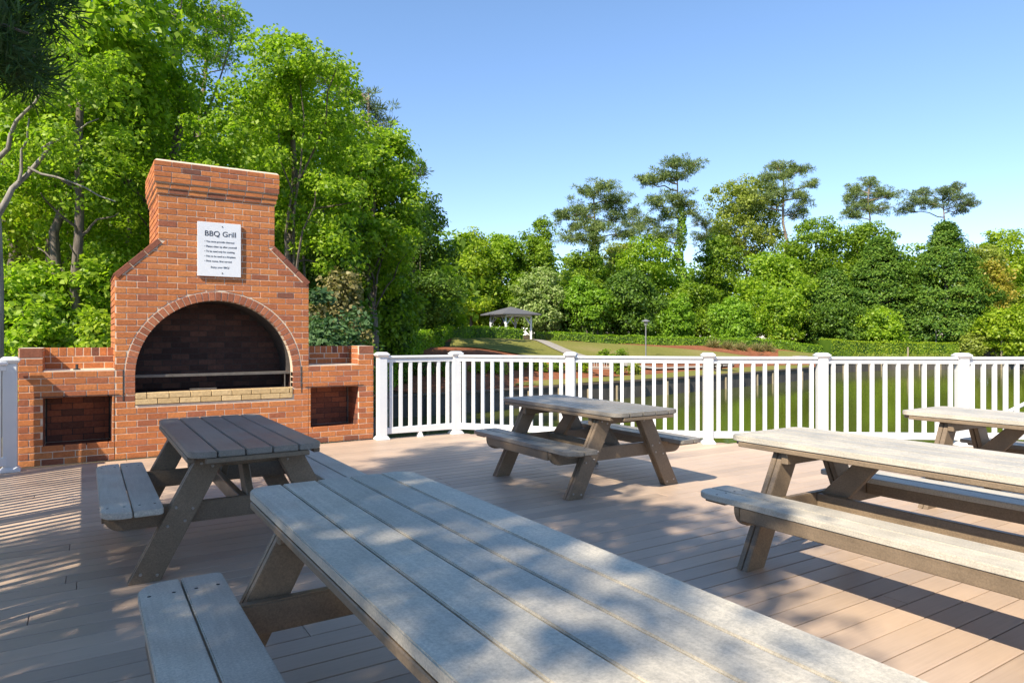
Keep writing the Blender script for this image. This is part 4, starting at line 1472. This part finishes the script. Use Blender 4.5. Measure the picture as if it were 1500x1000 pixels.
# far-off wood that closes the gaps
rs = np.random.RandomState(99)
bl = []
for px in range(560, 1760, 14):
    d = rs.uniform(104, 128)
    x, y = at(px + rs.uniform(-6, 6), d)
    hgt = rs.uniform(9.5, 13) + (2.5 if px > 1120 else 0)
    for z in (.3, .75): bl.append((x, y, gz(x, y) + hgt * z, 2.8, 2.8, hgt * .3))
for px in range(-160, 660, 22):
    d = rs.uniform(44, 60)
    x, y = at(px, d); hgt = rs.uniform(10, 13) if px < 430 else rs.uniform(5.5, 7.5)
    for z in (.25, .7): bl.append((x, y, gz(x, y) + hgt * z, 2.6, 2.6, hgt * .32))
V, C = blob_foliage(bl, rs, 4200, 1.5, 34, .62)
tag(quads_obj('far_wood', V, L['mid']), 'far off wood closing the view behind the trees', 'wood', kind='stuff')

# ---- hedges, low planting
hedge('shaded hedge climbing the slope at the edge of the woods', [(545, 27.5), (575, 31), (605, 37), (632, 45), (652, 53)], 1.3, 1.0, 'hedge', 201, leaf=.13, dens=110)
hedge('clipped hedge in front of the gazebo', [(652, 56), (690, 58.5), (730, 60.5), (762, 61.5)], 1.3, 1.05, 'hedge', 202, leaf=.15, dens=80)
hedge('long clipped hedge along the top of the lawn, right of the gazebo', [(784, 65.5), (850, 66), (950, 66.5), (1050, 67), (1150, 68), (1225, 68.5)], 1.3, .85, 'hedge', 203, leaf=.16, dens=70)
hedge('low hedge behind the box hedge under the cedars', [(1225, 70.5), (1300, 71.5), (1385, 72)], 1.2, 1.8, 'hedge', 204, leaf=.16, dens=70)
hedge('flat topped box hedge on the right bank', [(1208, 67.5), (1290, 68.8), (1396, 69.3)], 1.9, 1.7, 'lime', 205, leaf=.13, dens=100, rough=.07)
for i, (px, d, ty, hw, mt, lab) in enumerate([
    (700, 34, 531, 16, 'lime', 'lime shrub behind the second railing panel, leftmost of the row'), (730, 34.5, 528, 16, 'lime', 'lime shrub next along behind the second panel'), (760, 36, 527, 15, 'mid', 'green shrub behind the middle of the second panel'),
    (790, 36.5, 526, 14, 'lime', 'light shrub just left of the third railing post'), (815, 37, 527, 14, 'mid', 'green shrub hard against the third railing post'), (850, 38, 528, 14, 'lime', 'bright shrub left of the slatted bench'),
    (905, 39, 529, 12, 'mid', 'small shrub right of the slatted bench'), (930, 39.5, 531, 12, 'olive', 'olive tuft two steps right of the slatted bench'), (885, 44, 512, 20, 'mid', 'low flowering shrub where the path bends, left'), (910, 44.5, 513, 20, 'mid', 'low flowering shrub where the path bends, right'),
    (620, 32, 520, 26, 'deep', 'dark low shrub behind the short railing panel'), (585, 30, 524, 26, 'deep', 'dark low shrub next to the first railing post'), (660, 32.5, 530, 22, 'mid', 'low shrub behind the corner railing post')]):
    bush(lab, px, d, ty, hw, mt, 300 + i, group='low shrubs on the bank', leaf=.12, ncl=26, nl=45, cr=.25, nb=4)
for i, (px, d) in enumerate([(1065, 64), (1085, 64.5), (1110, 65), (1045, 64), (1125, 65.5)]):
    rs = np.random.RandomState(400 + i)
    x, y = at(px, d); g = gz(x, y)
    C = np.zeros((14, 3)); C[:, 0] = rs.normal(0, .12, 14); C[:, 1] = rs.normal(0, .12, 14); C[:, 2] = .12
    labs = ['straw tuft of grass below the long hedge, second from the left', 'straw tuft of grass in the middle of the red bed', 'straw tuft of grass fourth along the red bed', 'leftmost straw tuft of grass below the long hedge', 'rightmost straw tuft of grass in the red bed']
    o = quads_obj('grass_tuft', needles(C, rs, 26, .1, .75, .05, 1), L['dry'])
    o.location = (x, y, g)
    tag(o, labs[i], 'grass tuft', 'grass tufts in the red bed')
# reeds at the water's edge on the right bank
rs = np.random.RandomState(77)
C = []
for px in np.linspace(1250, 1400, 60):
    x, y = at(px, 67.0 + rs.uniform(-.3, .5)); C.append((x, y, gz(x, y) + .2))
tag(quads_obj('reeds', needles(np.array(C), rs, 50, .4, .45, .09, .8), L['olive']), 'grey green reeds along the right bank below the box hedge', 'reeds', kind='stuff')

# ------------------------------------------------------------------ gazebo
x, y = at(748, 64)
gzb = thing('gazebo', 'small white posted gazebo with dark hipped roof on the lawn', 'gazebo', (x, y, gz(x, y)), -YAW)
g0 = gz(x, y)
hd = 1.95; he = 2.95
ang = [R(-90 - 13 + 90 * k) for k in range(4)]
pc = [(hd * math.cos(a), hd * math.sin(a)) for a in ang]
ec = [(he * math.cos(a), he * math.sin(a)) for a in ang]
zt = 2.25
for p in pc:
    bm = bmesh.new(); box(bm, p[0] - .09, p[0] + .09, p[1] - .09, p[1] + .09, -.3, zt)
    build('post', bm, M['gazebo'], gzb, bevel=.01)
for i in range(4):
    a, b = Vector(pc[i]), Vector(pc[(i + 1) % 4])
    bm = bmesh.new()
    d = (b - a).normalized(); n = Vector((-d.y, d.x)) * .05
    c = [a - n, b - n, b + n, a + n]
    hexa(bm, [(q.x, q.y, zt + .002) for q in c] + [(q.x, q.y, zt + .2) for q in c])
    build('beam', bm, M['gazebo'], gzb)
    for (o, dd) in ((a, d), (b, -d)):
        bm = bmesh.new()
        tube(bm, [(o.x + dd.x * .08, o.y + dd.y * .08, zt - .75), (o.x + dd.x * .7, o.y + dd.y * .7, zt)], .05, 6)
        build('knee_brace', bm, M['gazebo'], gzb)
bm = bmesh.new()
lo = [bm.verts.new((*e, zt + .14)) for e in ec]; lo2 = [bm.verts.new((*e, zt + .24)) for e in ec]
ap = bm.verts.new((0, 0, zt + .95))
bm.faces.new(lo[::-1])
for i in range(4):
    bm.faces.new((lo[i], lo[(i + 1) % 4], lo2[(i + 1) % 4], lo2[i])); bm.faces.new((lo2[i], lo2[(i + 1) % 4], ap))
build('roof', bm, M['shingle'], gzb)


def lamp(px, d, top_y, label, base=None):
    x, y = at(px, d); g = gz(x, y)
    H = zat(top_y, d) - g
    t = thing('lamp_post', label, 'lamp post', (x, y, g), 0, 'lamp posts by the pond')
    bm = bmesh.new(); cyl(bm, (0, 0, -.2), .055, H - .3, n=10, r2=.045); cyl(bm, (0, 0, H - .52), .1, .05, n=12)
    build('pole', bm, M['lamp_metal'], t, smooth=40)
    bm = bmesh.new(); cyl(bm, (0, 0, H - .46), .13, .26, n=12, r2=.17)
    build('lantern', bm, M['glass'], t, smooth=40)
    bm = bmesh.new(); cyl(bm, (0, 0, H - .2), .34, .04, n=16, r2=.3); cyl(bm, (0, 0, H - .16), .3, .12, n=16, r2=.06)
    build('lamp_shade', bm, M['lamp_metal'], t, smooth=40)


lamp(946, 52, 467, 'slim grey lamp post on the lawn in front of the long hedge')
lamp(1371, 70.5, 473, 'slim dark lamp post behind the box hedge under the cedars')


def slat_bench(px, d, label, mat, rz, wid=1.1, name='park_bench'):
    x, y = at(px, d)
    t = thing(name, label, 'bench', (x, y, gz(x, y) + .08), rz, 'benches by the pond')
    h = wid / 2
    bm = bmesh.new()
    for k in range(4): box(bm, -h, h, -.22 + k * .11, -.13 + k * .11, .42, .45)
    build('seat', bm, M[mat], t)
    bm = bmesh.new()
    box(bm, -h, h, .22, .26, .85, .93); box(bm, -h, h, .22, .26, .5, .55)
    for k in range(8): box(bm, -h + .05 + k * (wid - .14) / 7, -h + .09 + k * (wid - .14) / 7, .225, .25, .551, .849)
    build('backrest', bm, M[mat], t)
    for s in (-1, 1):
        for yy, zz in ((-.22, .62), (.24, .93)):
            bm = bmesh.new(); box(bm, s * (h + .032) - .03, s * (h + .032) + .03, yy - .03, yy + .03, -.1, zz)
            build('leg', bm, M[mat], t)
        bm = bmesh.new(); box(bm, s * (h + .032) - .035, s * (h + .032) + .035, -.27, .2, .622, .66)
        build('armrest', bm, M[mat], t)


slat_bench(881, 37.2, 'weathered grey slatted bench on the bank behind the white railing', 'wood_grey', -YAW + R(160))
slat_bench(1416, 70.3, 'golden timber bench at the water behind the far right railing post', 'wood_gold', -YAW + R(10), 1.7)
# dark picnic table across the pond
x, y = at(1052, 45)
t = thing('far_picnic_table', 'dark timber picnic table on the far grass, seen through the railing right of centre', 'picnic table', (x, y, gz(x, y) + .1), -YAW + .3)
bm = bmesh.new(); [box(bm, -.9, .9, -.36 + k * .15, -.22 + k * .15, .7, .74) for k in range(5)]
build('tabletop', bm, M['wood_dark'], t)
for s in (-1, 1):
    bm = bmesh.new(); box(bm, -.9, .9, s * .62 - .13, s * .62 + .13, .42, .45); build('bench_seat', bm, M['wood_dark'], t)
    for q in (-1, 1):
        bm = bmesh.new(); tube(bm, [(q * .6, s * .6, 0), (q * .6, s * .2, .7)], .05, 6); build('leg', bm, M['wood_dark'], t)
    bm = bmesh.new(); box(bm, s * .6 - .04, s * .6 + .04, -.75, .75, .34, .42); build('cross_beam', bm, M['wood_dark'], t)
for px, d, ty, lab in ((1330, 66.3, 509, 'white marker pole at the water before the box hedge'), (1467, 67.2, 498, 'white marker pole before the wispy shrub on the right shore')):
    x, y = at(px, d)
    bm = bmesh.new(); top = zat(ty, d); cyl(bm, (0, 0, 0), .09, top - WATER_Z + .6, n=10, r2=.08); cyl(bm, (0, 0, top - WATER_Z + .6), .1, .05, n=10, r2=.03)
    o = build('marker_pole', bm, M['piling'], smooth=40); o.location = (x, y, WATER_Z - .6)
    tag(o, lab, 'pole', 'marker poles at the water')
x, y = at(1172, 60)
bm = bmesh.new(); box(bm, -.55, .55, -.3, .3, -.3, .45); box(bm, -.6, .6, -.35, .35, .451, .52)
o = build('utility_box', bm, M['concrete'], bevel=.02); o.location = (x, y, gz(x, y) + .1); tag(o, 'small pale grey utility box on the grass before the box hedge', 'utility box')
# gangway rail going down to the water at the right
gx, gy = at(1478, 10.2)
t = thing('gangway_rail', 'white sloping handrail of a gangway below the right railing', 'handrail', (gx, gy, 0), 0)
bm = bmesh.new()
ex, ey = at(1600, 10.2)
tube(bm, [(0, 0, .26), (ex - gx, ey - gy, .86)], .03, 8); build('handrail', bm, M['white'], t, smooth=50)
bm = bmesh.new(); box(bm, -.04, .04, -.04, .04, -2.2, .25); build('post', bm, M['white'], t)
